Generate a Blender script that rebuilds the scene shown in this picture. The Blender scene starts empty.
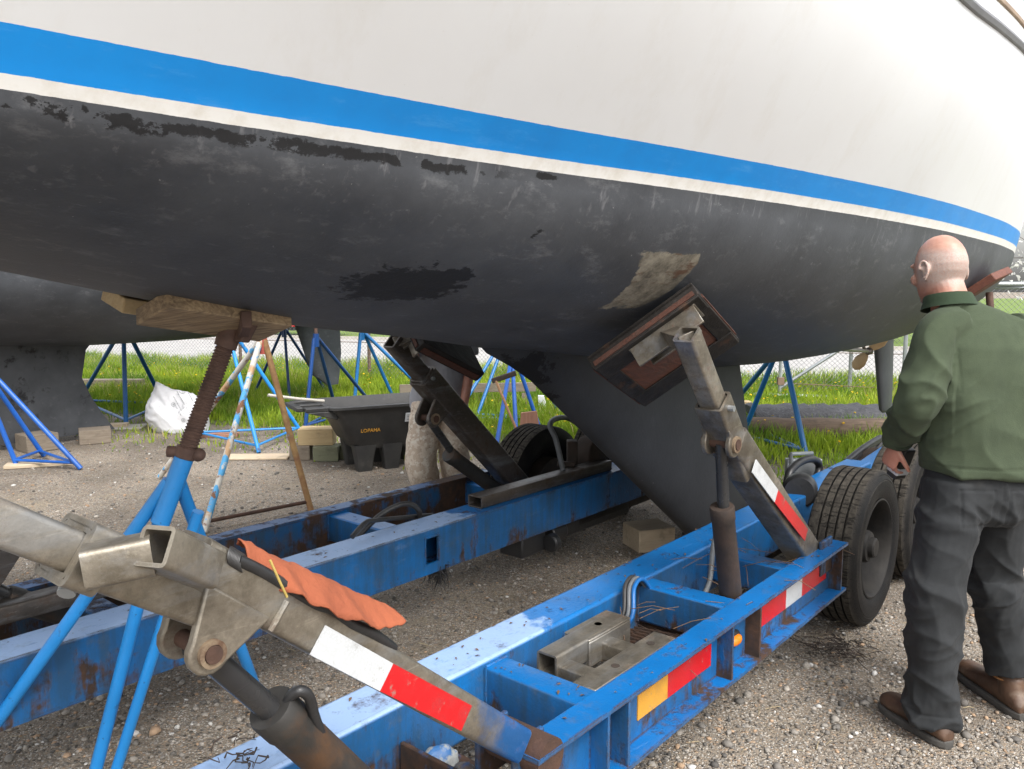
import bpy, math, random
import numpy as np
from math import sin, cos, pi, radians, sqrt, atan, atan2
from mathutils import Vector, Matrix, noise as mnoise
from mathutils.bvhtree import BVHTree
random.seed(7); np.random.seed(7)
scene = bpy.context.scene
COL = scene.collection
# ------------------------------------------------------------------ frames
# world: x right, y away from the viewpoint, z up.  Yard frame (t, q, z): t along the trailer towards
# the boat's stern, q across it to the far side.
YAW = radians(40.093)
TX, TY = sin(YAW), cos(YAW)
def L(t, q, z): return Vector((t*TX - q*TY, t*TY + q*TX, z))
ROTZ = pi/2 - YAW
# measured sight lines of the photograph (used only to find where things stand)
FPX = 820.0; PITCH = atan(95.5/FPX); CAMZ = 1.6
def ray(x, y):
    u = (x-512)/FPX; v = (384.5-y)/FPX
    return Vector((u, cos(PITCH)+v*sin(PITCH), -sin(PITCH)+v*cos(PITCH)))
def G(x, y, z=0.0):
    r = ray(x, y); k = (z-CAMZ)/r.z; return Vector((k*r.x, k*r.y, z))
def AY(x, y, Y):
    r = ray(x, y); k = Y/r.y; return Vector((k*r.x, Y, CAMZ+k*r.z))
def AQ(x, y, q):
    r = ray(x, y); k = -q/(r.x*TY - r.y*TX); return Vector((k*r.x, k*r.y, CAMZ+k*r.z))

# ------------------------------------------------------------------ objects
ROOT = {}
def tag(o, label=None, cat=None, group=None, kind=None):
    if label: o['label'] = label
    if cat: o['category'] = cat
    if group: o['group'] = group
    if kind: o['kind'] = kind
    return o
def thing(name, label, cat, loc, rotz=0.0, group=None):
    o = bpy.data.objects.new(name, None); COL.objects.link(o)
    o.empty_display_size = .1
    o.location = loc; o.rotation_euler = (0, 0, rotz)
    ROOT[o] = Matrix.Translation(Vector(loc)) @ Matrix.Rotation(rotz, 4, 'Z')
    return tag(o, label, cat, group)

def frame_of(d, up=(0, 0, 1)):
    d = Vector(d).normalized(); up = Vector(up)
    if abs(d.dot(up.normalized())) > .995: up = Vector((1, 0, 0))
    x = d.cross(up).normalized(); y = x.cross(d).normalized()
    return x, y, d            # side, up, along
class MB:
    def __init__(s): s.v = []; s.f = []; s.m = []; s.mi = 0
    def add(s, vs, fs):
        b = len(s.v); s.v += [Vector(v) for v in vs]
        for f in fs: s.f.append(tuple(b+i for i in f)); s.m.append(s.mi)
        return s
    def hexa(s, c8): return s.add(c8, [(0,3,2,1),(4,5,6,7),(0,1,5,4),(1,2,6,5),(2,3,7,6),(3,0,4,7)])
    def box(s, c, size, ax=None):
        c = Vector(c); X, Y, Z = ax or (Vector((1,0,0)), Vector((0,1,0)), Vector((0,0,1)))
        hx, hy, hz = size[0]/2, size[1]/2, size[2]/2
        P = lambda a, b, d: c + X*a*hx + Y*b*hy + Z*d*hz
        return s.hexa([P(-1,-1,-1),P(1,-1,-1),P(1,1,-1),P(-1,1,-1),P(-1,-1,1),P(1,-1,1),P(1,1,1),P(-1,1,1)])
    def tbox(s, t0, t1, q0, q1, z0, z1):
        P = [L(t0,q1,z0),L(t1,q1,z0),L(t1,q0,z0),L(t0,q0,z0),L(t0,q1,z1),L(t1,q1,z1),L(t1,q0,z1),L(t0,q0,z1)]
        return s.hexa([P[3],P[2],P[1],P[0],P[7],P[6],P[5],P[4]])
    def beam(s, p0, p1, w, h, up=(0,0,1), w1=None, h1=None):
        p0, p1 = Vector(p0), Vector(p1); X, Y, D = frame_of(p1-p0, up); w1 = w1 or w; h1 = h1 or h
        c = []
        for p, ww, hh in ((p0,w,h),(p1,w1,h1)):
            c += [p-X*ww/2-Y*hh/2, p+X*ww/2-Y*hh/2, p+X*ww/2+Y*hh/2, p-X*ww/2+Y*hh/2]
        return s.hexa(c)
    def rtube(s, p0, p1, w, h, th, up=(0,0,1), rc=.0):
        p0, p1 = Vector(p0), Vector(p1); X, Y, D = frame_of(p1-p0, up)
        def ring(p, ww, hh, r):
            o = []
            for sx, sy, a0 in ((1,1,0),(-1,1,90),(-1,-1,180),(1,-1,270)):
                for k in range(4):
                    a = radians(a0+30*k)
                    o.append(p + X*(sx*(ww/2-r)+r*cos(a)) + Y*(sy*(hh/2-r)+r*sin(a)))
            return o
        r = rc or min(w, h)*.12
        A, B = ring(p0,w,h,r), ring(p1,w,h,r)
        C, E = ring(p0,w-2*th,h-2*th,max(r-th,.002)), ring(p1,w-2*th,h-2*th,max(r-th,.002))
        n = len(A); fs = []
        for i in range(n):
            j = (i+1) % n
            fs += [(i,j,n+j,n+i), (2*n+j,2*n+i,3*n+i,3*n+j), (j,i,2*n+i,2*n+j), (n+i,n+j,3*n+j,3*n+i)]
        return s.add(A+B+C+E, fs)
    def tube(s, pts, r, n=10, cap=True):
        pts = [Vector(p) for p in pts]; rs = r if isinstance(r, (list, tuple)) else [r]*len(pts)
        d = (pts[1]-pts[0]).normalized(); X, Y, _ = frame_of(d)
        vs = []; fs = []
        for i, p in enumerate(pts):
            a = pts[max(i-1,0)]; b = pts[min(i+1,len(pts)-1)]; d = (b-a).normalized()
            X = (X - d*X.dot(d)).normalized(); Y = d.cross(X)
            for k in range(n):
                an = 2*pi*k/n; vs.append(p + (X*cos(an)+Y*sin(an))*rs[i])
        for i in range(len(pts)-1):
            for k in range(n):
                j = (k+1) % n; fs.append((i*n+k, i*n+j, (i+1)*n+j, (i+1)*n+k))
        if cap: fs += [tuple(range(n-1,-1,-1)), tuple((len(pts)-1)*n+k for k in range(n))]
        return s.add(vs, fs)
    def pipe(s, p0, p1, r, th, n=20):
        p0, p1 = Vector(p0), Vector(p1); d = (p1-p0).normalized()
        return s.lathe([(r,0),(r,(p1-p0).length),(r-th,(p1-p0).length),(r-th,0)], p0, d, n, True)
    def lathe(s, prof, o, axis, n=32, closed=False):
        o = Vector(o); X, Y, D = frame_of(axis); vs = []; fs = []; m = len(prof)
        for k in range(n):
            a = 2*pi*k/n; e = X*cos(a)+Y*sin(a)
            vs += [o + e*r + D*x for r, x in prof]
        for k in range(n):
            j = (k+1) % n
            for i in range(m if closed else m-1):
                i2 = (i+1) % m; fs.append((k*m+i, j*m+i, j*m+i2, k*m+i2))
        return s.add(vs, fs)
    def loft(s, rings, cap=True, closed=True):
        n = len(rings[0]); vs = [p for r in rings for p in r]; fs = []
        for i in range(len(rings)-1):
            for k in range(n if closed else n-1):
                j = (k+1) % n; fs.append((i*n+k, i*n+j, (i+1)*n+j, (i+1)*n+k))
        if cap: fs += [tuple(range(n-1,-1,-1)), tuple((len(rings)-1)*n+k for k in range(n))]
        return s.add(vs, fs)
    def prism(s, poly, vec):
        vec = Vector(vec); n = len(poly); P = [Vector(p) for p in poly]
        fs = [tuple(range(n-1,-1,-1)), tuple(range(n,2*n))] + [(i,(i+1)%n,n+(i+1)%n,n+i) for i in range(n)]
        return s.add(P+[p+vec for p in P], fs)
    def ball(s, c, r, nu=14, nv=10, ax=None):
        c = Vector(c); X, Y, Z = ax or (Vector((1,0,0)), Vector((0,1,0)), Vector((0,0,1)))
        rx, ry, rz = r if isinstance(r, (tuple, list)) else (r,r,r)
        vs = [c - Z*rz]; fs = []
        for j in range(1, nv):
            ph = -pi/2+pi*j/nv
            for i in range(nu):
                a = 2*pi*i/nu; vs.append(c + X*rx*cos(ph)*cos(a) + Y*ry*cos(ph)*sin(a) + Z*rz*sin(ph))
        vs.append(c + Z*rz); T = len(vs)-1
        for i in range(nu):
            k = (i+1) % nu; fs += [(0, 1+k, 1+i), (T, T-nu+i, T-nu+k)]
            for j in range(nv-2): a = 1+j*nu; fs.append((a+i, a+k, a+nu+k, a+nu+i))
        return s.add(vs, fs)
    def build(s, name, mat, parent=None, bevel=0, smooth=35, label=None, kind=None, fix=True, remesh=0, relax=0, sub=0):
        me = bpy.data.meshes.new(name)
        M = ROOT.get(parent, Matrix.Identity(4)); Mi = M.inverted()
        me.from_pydata([Mi @ v for v in s.v], [], s.f)
        for m in (mat if isinstance(mat, (list, tuple)) else [mat]): me.materials.append(m)
        me.polygons.foreach_set('material_index', s.m)
        if fix:
            import bmesh
            bm = bmesh.new(); bm.from_mesh(me); bmesh.ops.recalc_face_normals(bm, faces=bm.faces); bm.to_mesh(me); bm.free()
        if smooth: me.shade_smooth(); me.set_sharp_from_angle(angle=radians(smooth))
        o = bpy.data.objects.new(name, me); COL.objects.link(o)
        if parent: o.parent = parent
        ROOT[o] = M
        if remesh:
            r = o.modifiers.new('r', 'REMESH'); r.mode = 'VOXEL'; r.voxel_size = remesh; r.use_smooth_shade = True
        if relax:
            r = o.modifiers.new('s', 'SMOOTH'); r.factor = .5; r.iterations = relax
        if bevel:
            b = o.modifiers.new('b', 'BEVEL'); b.width = bevel; b.segments = 2; b.limit_method = 'ANGLE'; b.angle_limit = radians(40)
        if sub:
            b = o.modifiers.new('u', 'SUBSURF'); b.levels = sub; b.render_levels = sub
        if label: o['label'] = label
        if kind: o['kind'] = kind
        return o

def bake(o, fn):
    """apply the modifiers, then move each vertex along its normal by fn(world point)"""
    dg = bpy.context.evaluated_depsgraph_get(); dg.update()
    me = bpy.data.meshes.new_from_object(o.evaluated_get(dg)); M = ROOT[o]
    o.modifiers.clear(); o.data = me
    ns = [v.normal.copy() for v in me.vertices]
    for v, nn in zip(me.vertices, ns): v.co += nn*fn(M@v.co)
    me.shade_smooth(); return o
def ridge(p): return 1-2*abs(mnoise.noise(p))
# ------------------------------------------------------------------ materials
def lin(h):
    c = [int(h[i:i+2],16)/255 for i in (0,2,4)]
    return tuple(x/12.92 if x <= .04045 else ((x+.055)/1.055)**2.4 for x in c)
class NT:
    def __init__(s, name):
        s.mat = bpy.data.materials.new(name); s.mat.use_nodes = True
        s.t = s.mat.node_tree; s.t.nodes.clear()
        s.out = s.n('ShaderNodeOutputMaterial'); s.p = s.n('ShaderNodeBsdfPrincipled')
        s.l(s.p.outputs[0], s.out.inputs[0]); s.pos = s.n('ShaderNodeTexCoord').outputs['Object']
    def n(s, ty, **k):
        x = s.t.nodes.new(ty)
        for a, b in k.items(): setattr(x, a, b)
        return x
    def l(s, a, b): s.t.links.new(a, b)
    def put(s, sock, v):
        if isinstance(v, bpy.types.NodeSocket): s.l(v, sock)
        elif isinstance(v, (tuple, list)) and len(v) == 3 and sock.type == 'RGBA': sock.default_value = (*v, 1)
        else: sock.default_value = v
    def math(s, op, a, b=0.0, c=None):
        x = s.n('ShaderNodeMath', operation=op); s.put(x.inputs[0], a); s.put(x.inputs[1], b)
        if c is not None: s.put(x.inputs[2], c)
        return x.outputs[0]
    def noise(s, scale, detail=4, rough=.55, vec=None, dist=0):
        x = s.n('ShaderNodeTexNoise'); x.inputs['Scale'].default_value = scale; x.inputs['Detail'].default_value = detail
        x.inputs['Roughness'].default_value = rough; x.inputs['Distortion'].default_value = dist
        s.l(vec or s.pos, x.inputs['Vector']); return x.outputs[0]
    def stretch(s, sc, off=(0,0,0), vec=None):
        x = s.n('ShaderNodeMapping'); x.inputs['Scale'].default_value = sc; x.inputs['Location'].default_value = off
        s.l(vec or s.pos, x.inputs[0]); return x.outputs[0]
    def ramp(s, v, lo, hi):
        x = s.n('ShaderNodeMapRange'); s.put(x.inputs[0], v); x.inputs[1].default_value = lo; x.inputs[2].default_value = hi
        return x.outputs[0]
    def mix(s, f, a, b):
        x = s.n('ShaderNodeMix', data_type='RGBA'); s.put(x.inputs[0], f); s.put(x.inputs[6], a); s.put(x.inputs[7], b); return x.outputs[2]
    def mixf(s, f, a, b):
        x = s.n('ShaderNodeMix', data_type='FLOAT'); s.put(x.inputs[0], f); s.put(x.inputs[2], a); s.put(x.inputs[3], b); return x.outputs[0]
    def bump(s, h, dist=.01, strength=1.0, prev=None):
        x = s.n('ShaderNodeBump'); x.inputs['Strength'].default_value = strength; x.inputs['Distance'].default_value = dist
        s.l(h, x.inputs['Height'])
        if prev: s.l(prev, x.inputs['Normal'])
        return x.outputs[0]
    def edge(s, r=.006, lo=.02, hi=.25):
        b = s.n('ShaderNodeBevel', samples=4); b.inputs[0].default_value = r
        g = s.n('ShaderNodeNewGeometry'); d = s.n('ShaderNodeVectorMath', operation='DOT_PRODUCT')
        s.l(b.outputs[0], d.inputs[0]); s.l(g.outputs['Normal'], d.inputs[1])
        return s.ramp(s.math('SUBTRACT', 1.0, d.outputs['Value']), lo, hi)
    def fin(s, col, rough=.5, metal=0.0, nrm=None, spec=None):
        s.put(s.p.inputs['Base Color'], col); s.put(s.p.inputs['Roughness'], rough); s.put(s.p.inputs['Metallic'], metal)
        if nrm: s.l(nrm, s.p.inputs['Normal'])
        if spec is not None: s.put(s.p.inputs['Specular IOR Level'], spec)
        return s.mat
def simple(name, c1, c2=None, scale=6, rough=.5, metal=0, bump=0, bscale=80, layers=(), detail=5, st=None, rvar=.1, spec=None):
    n = NT(name); v = n.stretch(st) if st else None
    f = n.ramp(n.noise(scale, detail, .6, v), .32, .68)
    col = n.mix(f, c1, c2 or tuple(x*.8 for x in c1)); ro = n.mixf(n.noise(scale*2.3, 3), rough-rvar, rough+rvar)
    for (c, sc, lo, hi, r, m2) in layers:
        k = n.ramp(n.noise(sc, 7, .65), lo, hi); col = n.mix(k, col, c); ro = n.mixf(k, ro, r)
    nr = n.bump(n.noise(bscale, 4, .6, v), bump) if bump else None
    return n.fin(col, ro, metal, nr, spec)

MT = {}
RUST = (.065,.031,.016); DRUST = (.026,.016,.011)
def paint(name, c, rust=.5, chalk=.3, rough=.32, wear=True, fade=None, paletop=False):
    n = NT(name)
    col = n.mix(n.ramp(n.noise(3.5, 4), .3, .7), c, tuple(x*.72 for x in c))
    # chalky fading and scuffs
    ch = n.ramp(n.noise(5, 8, .72, n.stretch((.6,2.2,2.2))), .72-.3*chalk, .86)
    col = n.mix(n.math('MULTIPLY', ch, .55), col, fade or (.34,.46,.66))
    if paletop:   # paler stretch of the beam tops, ending in a ragged edge
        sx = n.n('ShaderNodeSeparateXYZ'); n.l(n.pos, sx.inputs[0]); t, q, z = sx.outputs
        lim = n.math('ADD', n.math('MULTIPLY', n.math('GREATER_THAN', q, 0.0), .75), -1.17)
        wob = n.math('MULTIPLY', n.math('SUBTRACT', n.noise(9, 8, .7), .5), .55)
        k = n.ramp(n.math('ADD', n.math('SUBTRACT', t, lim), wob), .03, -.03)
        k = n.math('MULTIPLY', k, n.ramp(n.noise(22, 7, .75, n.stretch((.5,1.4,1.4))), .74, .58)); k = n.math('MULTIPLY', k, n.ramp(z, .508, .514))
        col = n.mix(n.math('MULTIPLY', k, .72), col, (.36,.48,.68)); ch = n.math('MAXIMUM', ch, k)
    sp = n.ramp(n.noise(38, 5, .7), .66, .70); col = n.mix(n.math('MULTIPLY', sp, .6), col, DRUST)
    ro = n.mixf(ch, rough, rough+.22)
    # grime on the upright faces
    if wear:
        g0 = n.n('ShaderNodeNewGeometry'); sg = n.n('ShaderNodeSeparateXYZ'); n.l(g0.outputs['Normal'], sg.inputs[0])
        up_ = n.ramp(n.math('ABSOLUTE', sg.outputs[2]), .6, .3)
        gk = n.ramp(n.math('ADD', n.math('MULTIPLY', n.noise(2.6, 8, .7), .55), n.math('MULTIPLY', n.noise(1.0, 6, .7, n.stretch((20,20,1.6))), .45)), .38, .58)
        col = n.mix(n.math('MULTIPLY', n.math('MULTIPLY', gk, up_), .66), col, (.030,.046,.048))
        dk = n.ramp(n.noise(16, 8, .75), .54, .72); col = n.mix(n.math('MULTIPLY', dk, .40), col, (.10,.105,.10))
    # rust blooms, streaky downwards
    rb = n.noise(4.2, 9, .68); rs = n.noise(1.0, 7, .7, n.stretch((16,16,2.4)))
    szz = n.n('ShaderNodeSeparateXYZ'); n.l(n.pos, szz.inputs[0]); lowz = n.math('MULTIPLY', n.ramp(szz.outputs[2], .47, .33), .075 if wear else 0.0)
    r = n.ramp(n.math('ADD', lowz, n.math('ADD', n.math('MULTIPLY', rb, .6), n.math('MULTIPLY', rs, .4))), .63-.12*rust, .70-.12*rust)
    if wear:
        e = n.math('MULTIPLY', n.edge(.011, .01, .10), n.ramp(n.noise(11, 8, .75), .46, .54)); r = n.math('MAXIMUM', r, e)
    rc = n.mix(n.ramp(n.noise(30, 5), .35, .65), RUST, DRUST)
    col = n.mix(r, col, rc); ro = n.mixf(r, ro, .85)
    h = n.math('SUBTRACT', n.noise(90, 3), n.math('MULTIPLY', r, 1.5))
    return n.fin(col, ro, 0.0, n.bump(h, .0012))
def wood(name, c1, c2, along=(1,0,0), rough=.8, dirt=.4):
    n = NT(name)
    sc = tuple(1.6 if a else 22 for a in along)
    g = n.noise(2.2, 6, .6, n.stretch(sc), 1.5); col = n.mix(n.ramp(g, .3, .7), c1, c2)
    k = n.ramp(n.noise(6, 7, .7), .62-.15*dirt, .78); col = n.mix(n.math('MULTIPLY', k, .75), col, (.05,.042,.035))
    return n.fin(col, rough, 0, n.bump(g, .003))
# trailer and steel
MT['blue'] = paint('trailer_blue_paint', (.005,.135,.40), .48, .30)
MT['bluerust'] = paint('trailer_blue_rusty', (.004,.095,.28), 1.35, .25)
MT['beamblue'] = paint('beam_blue_paint', (.005,.142,.42), .48, .35, paletop=True)
def steel(name, c1, c2, rust=.4, rough=.45, metal=.75, overspray=False):
    n = NT(name); col = n.mix(n.ramp(n.noise(5, 10, .75, n.stretch((1,1,1))), .38, .62), c1, c2); col = n.mix(n.math('MULTIPLY', n.ramp(n.noise(3, 8, .8, n.stretch((1,9,9)), 1), .58, .72), .6), col, tuple(min(1,x*1.7) for x in c1))
    col = n.mix(n.math('MULTIPLY', n.ramp(n.noise(46, 8, .8), .50, .68), .45), col, tuple(x*.35 for x in c1))
    col = n.mix(n.math('MULTIPLY', n.ramp(n.noise(75, 7, .8, n.stretch((.25,1,1), (3,1,2))), .58, .72), .40), col, (.46,.45,.42)); col = n.mix(n.math('MULTIPLY', n.ramp(n.noise(1.0, 6, .7, n.stretch((2,14,14), (2,5,1))), .50, .66), .5), col, (.30,.315,.33))
    col = n.mix(n.math('MULTIPLY', n.ramp(n.noise(2.2, 8, .75, n.stretch((1,1,1), (8,0,1))), .50, .66), .65), col, (.085,.066,.050))
    if overspray:
        so_ = n.n('ShaderNodeSeparateXYZ'); n.l(n.pos, so_.inputs[0]); sx_ = n.math('ADD', so_.outputs[0], n.math('MULTIPLY', n.math('SUBTRACT', n.noise(14, 6, .7), .5), .22))
        col = n.mix(n.math('MULTIPLY', n.math('MULTIPLY', n.ramp(sx_, -1.97, -1.87), n.ramp(sx_, -.9, -1.2)), .9), col, (.012,.15,.45))
    r = n.ramp(n.noise(9, 9, .72), .66-.2*rust, .80-.2*rust); e = n.math('MULTIPLY', n.edge(.005), .6)
    col = n.mix(r, col, RUST); col = n.mix(n.math('MULTIPLY', e, n.ramp(n.noise(20, 4), .4, .7)), col, (.40,.37,.32))
    return n.fin(col, n.mixf(r, n.mixf(n.noise(18, 5), rough-.1, rough+.18), .85), n.mixf(r, metal, .1), n.bump(n.noise(120, 4, .7), .0006))
MT['steel'] = steel('weathered_steel', (.33,.295,.24), (.15,.13,.10), .5)
MT['armsteel'] = steel('weathered_arm_steel', (.33,.295,.24), (.15,.13,.10), .5, overspray=True)
MT['darksteel'] = steel('dark_steel', (.12,.10,.085), (.075,.065,.055), .45, .42, .6)
MT['rod'] = simple('cylinder_rod', (.03,.03,.032), (.05,.05,.05), 5, .28, .3)
MT['barrel'] = simple('cylinder_barrel', (.045,.042,.038), (.022,.021,.02), 9, .6, .2, .001, 60, [((.09,.045,.02), 5, .54, .7, .9, 0)])
MT['rustybarrel'] = simple('rusty_cylinder', (.052,.032,.022), (.024,.018,.015), 12, .8, .1, .002, 70)
MT['rust'] = simple('rust_metal', (.085,.042,.027), (.045,.025,.018), 14, .8, .15, .002, 90)
MT['brownscrew'] = simple('brown_screw_steel', (.125,.072,.052), (.065,.037,.029), 18, .75, .15, .001, 90)
MT['pinring'] = simple('pin_boss', (.33,.26,.18), (.2,.14,.09), 15, .55, .5, .001, 90, [((.1,.05,.03), 12, .5, .65, .9, 0)])
def tyre():
    n = NT('tyre_rubber'); nm = n.n('ShaderNodeTexCoord').outputs['Normal']; sx = n.n('ShaderNodeSeparateXYZ'); n.l(nm, sx.inputs[0])
    side = n.ramp(n.math('ABSOLUTE', sx.outputs[1]), .55, .8)
    dust = n.mix(n.ramp(n.noise(30, 8, .75), .38, .66), (.036,.032,.028), (.088,.078,.064)); blk = n.mix(n.ramp(n.noise(7, 7, .7), .46, .75), (.008,.008,.0085), (.022,.020,.018))
    wv = n.n('ShaderNodeTexNoise'); wv.inputs['Scale'].default_value = 1; wv.inputs['Detail'].default_value = 3; n.l(n.stretch((75,12,75)), wv.inputs['Vector'])
    sipe = n.ramp(wv.outputs[0], .44, .40); col = n.mix(side, n.mix(n.math('MULTIPLY', sipe, .75), dust, (.02,.019,.017)), blk)
    h = n.math('SUBTRACT', n.noise(140, 4, .7), n.math('MULTIPLY', sipe, n.math('SUBTRACT', 1.6, n.math('MULTIPLY', side, 1.6))))
    return n.fin(col, n.mixf(side, .9, .55), 0, n.bump(h, .002), .12)
MT['tyre'] = tyre()
MT['rim'] = simple('black_wheel_rim', (.011,.011,.0115), (.026,.024,.022), 8, .6, 0, .001, 70, spec=.12)
MT['drum'] = simple('brake_drum', (.06,.04,.03), (.03,.025,.02), 10, .8, .2, .002, 60)
MT['rubber'] = simple('black_rubber', (.014,.014,.015), (.024,.024,.025), 9, .42, 0, .0015, 50)
MT['padrubber'] = simple('worn_pad_rubber', (.016,.0145,.0135), (.034,.03,.027), 12, .6, 0, .004, 34, [((.085,.045,.028), 9, .60, .74, .85, 0)], spec=.2)
MT['hose'] = simple('hydraulic_hose', (.02,.02,.021), (.04,.038,.036), 20, .5)
MT['greyhose'] = simple('grey_hose', (.14,.15,.16), (.09,.095,.1), 20, .5)
def tape(name, c, dirt=.3):
    n = NT(name)
    vo = n.n('ShaderNodeTexVoronoi'); vo.inputs['Scale'].default_value = 260; n.l(n.pos, vo.inputs['Vector'])
    k = n.ramp(n.noise(16, 7, .7), .58-.1*dirt, .8); col = n.mix(n.math('MULTIPLY', k, .6), c, tuple(x*.35+.05 for x in c))
    col = n.mix(n.math('MULTIPLY', n.ramp(vo.outputs[0], .25, .6), .28), col, tuple(x*.55 for x in c)); ed = n.math('MULTIPLY', n.ramp(n.noise(34, 8, .8), .60, .66), .7); col = n.mix(ed, col, (.20,.18,.15))
    return n.fin(col, .35, 0, None)
MT['tapered'] = tape('red_reflector', (.50,.006,.010), .7); MT['tapewhite'] = tape('white_reflector', (.50,.515,.525), .7); MT['tapeamber'] = tape('amber_reflector', (.62,.30,.03), .9)
MT['amber'] = simple('amber_lens', (.75,.20,.012), (.6,.14,.01), 30, .25)
MT['orange'] = simple('orange_cloth', (.29,.078,.032), (.21,.055,.024), 6, .9, 0, .004, 40, [((.25,.09,.05), 8, .6, .8, .95, 0)])
MT['trash'] = simple('crumpled_debris', (.33,.34,.33), (.10,.12,.13), 14, .6, 0, .006, 30, [((.03,.12,.3), 9, .55, .6, .5, 0), ((.12,.07,.04), 7, .52, .65, .9, 0)])
# jack stands
for nm, c, ru in (('standlight', (.02,.255,.66), .25), ('standmid', (.012,.12,.36), .3), ('standdark', (.008,.055,.21), .3), ('standblue', (.012,.11,.46), .25), ('standteal', (.012,.15,.40), .35)):
    MT[nm] = paint(nm, c, ru, .15, .35, False)
def mottled(name):
    n = NT(name); a = n.noise(7, 6, .6)
    col = n.mix(n.ramp(a, .40, .46), (.56,.36,.20), (.62,.60,.55)); col = n.mix(n.ramp(n.noise(9, 5), .54, .57), col, (.10,.40,.72))
    col = n.mix(n.ramp(n.noise(11, 7, .7), .54, .60), col, (.22,.10,.05)); return n.fin(col, .7, 0, n.bump(a, .002))
MT['mottled'] = mottled('flaking_multi_paint')
MT['mottledrust'] = simple('rusty_leg_paint', (.36,.23,.09), (.20,.09,.045), 12, .8, 0, .002, 60, [((.10,.30,.5), 6, .62, .66, .6, 0)])
MT['redtip'] = simple('red_paint_tip', (.52,.10,.08), (.4,.09,.07), 10, .6)
# wood
MT['woodpad'] = wood('weathered_pad_timber', (.40,.295,.175), (.13,.085,.05), (1,0,0), .8, .9)
MT['yellowtie'] = simple('dull_yellow_tie', (.42,.31,.08), (.3,.22,.06), 30, .7)
MT['woodnew'] = wood('pale_timber', (.50,.38,.21), (.40,.29,.15), (1,0,0), .75, .15)
MT['woodblock'] = wood('weathered_block', (.56,.46,.33), (.42,.33,.23), (1,0,0), .85, .3)
MT['woodgrey'] = wood('grey_block', (.24,.20,.155), (.15,.12,.09), (1,0,0), .9, .5)
MT['woodgreen'] = wood('greenish_block', (.21,.21,.135), (.14,.15,.095), (1,0,0), .9, .4)
MT['log'] = wood('old_log', (.185,.13,.092), (.085,.06,.043), (1,0,0), .9, .4)
MT['redboard'] = wood('reddish_board', (.42,.22,.15), (.30,.15,.10), (0,0,1), .8, .2)
MT['handle'] = wood('tool_handle', (.40,.22,.11), (.30,.16,.08), (0,0,1), .6, .1)
MT['stick'] = simple('pale_stick', (.55,.52,.46), (.45,.42,.36), 12, .7)
MT['redwood'] = wood('red_pad_wood', (.17,.055,.030), (.08,.028,.018), (1,0,0), .7, .25)
MT['padboard'] = wood('pad_board_wood', (.125,.045,.026), (.06,.025,.016), (1,0,0), .8, .5)
MT['edgewood'] = wood('dark_board_edge', (.10,.036,.022), (.05,.022,.015), (1,0,0), .85, .5)
MT['tarp'] = simple('black_mesh_tarp', (.02,.02,.023), (.06,.06,.066), 30, .6, 0, .012, 60, [((.10,.10,.11), 24, .55, .66, .6, 0)], 7)
MT['galv'] = simple('galvanised_pipe', (.42,.44,.45), (.30,.32,.33), 8, .45, .7, .0005, 80)
MT['wire'] = simple('fence_wire', (.30,.31,.32), (.22,.23,.24), 8, .5, .7)
MT['postrust'] = simple('brown_post', (.20,.13,.09), (.13,.085,.06), 9, .8)
MT['plasticblack'] = simple('black_poly_tub', (.030,.030,.031), (.048,.047,.045), 7, .5, 0, .001, 60, [((.12,.115,.105), 6, .6, .85, .8, 0)])
MT['gold'] = simple('gold_letter', (.62,.33,.05), (.5,.26,.04), 20, .5)
MT['whitelabel'] = simple('white_label', (.66,.68,.70), (.55,.57,.6), 20, .5)
MT['ink'] = simple('dark_ink', (.03,.03,.035), (.05,.05,.05), 20, .7)
MT['greyink'] = simple('grey_ink', (.30,.31,.32), (.36,.37,.38), 20, .7)
MT['bag'] = simple('white_woven_bag', (.66,.66,.675), (.56,.56,.58), 7, .6, 0, .003, 14)
MT['concrete'] = simple('pale_slab', (.48,.45,.40), (.36,.33,.29), 9, .9, 0, .003, 60)
MT['bronze'] = simple('bronze_blade', (.56,.40,.22), (.44,.30,.15), 9, .5, .25)
MT['shaft'] = simple('steel_shaft', (.40,.40,.39), (.30,.30,.29), 9, .4, .7)
MT['greypaint'] = simple('rudder_grey', (.075,.082,.092), (.055,.06,.068), 5, .55, 0, .0008, 60)
MT['railgrey'] = simple('rub_rail', (.16,.16,.17), (.13,.13,.14), 6, .5)
MT['gel'] = simple('white_gelcoat', (.74,.735,.72), (.70,.69,.66), 2, .3)
MT['teak'] = simple('teak_cap', (.30,.22,.15), (.22,.15,.10), 6, .6)
# people
def skin(name):
    n = NT(name); col = n.mix(n.ramp(n.noise(22, 4), .35, .65), (.50,.255,.185), (.42,.185,.13))
    n.p.inputs['Subsurface Weight'].default_value = .15; n.p.inputs['Subsurface Scale'].default_value = .01
    n.p.inputs['Subsurface Radius'].default_value = (1,.35,.2)
    return n, col
n, c = skin('skin'); MT['skin'] = n.fin(c, .48, 0, n.bump(n.noise(160, 3), .0006))
def cloth(name, c1, c2, bump=.0012, rough=.92, fold=.006, fs=9, st=(1,1,.45), dirt=None):
    n = NT(name); f = n.noise(fs, 3, .5, n.stretch(st), 1.2); w = n.noise(420, 2, .5)
    col = n.mix(n.ramp(n.noise(14, 6, .7), .3, .7), c1, c2)
    if dirt: col = n.mix(n.math('MULTIPLY', n.ramp(n.noise(5, 6, .7), .58, .75), .5), col, dirt)
    n.p.inputs['Sheen Weight'].default_value = .03; n.p.inputs['Specular IOR Level'].default_value = .2
    nr = n.bump(f, fold, 1); nr = n.bump(w, bump, .6, nr)
    return n.fin(col, rough, 0, nr)
MT['fleece'] = cloth('green_fleece', (.062,.080,.048), (.047,.061,.038), .0018, .95, .004, 7, (1,1,.5))
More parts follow.
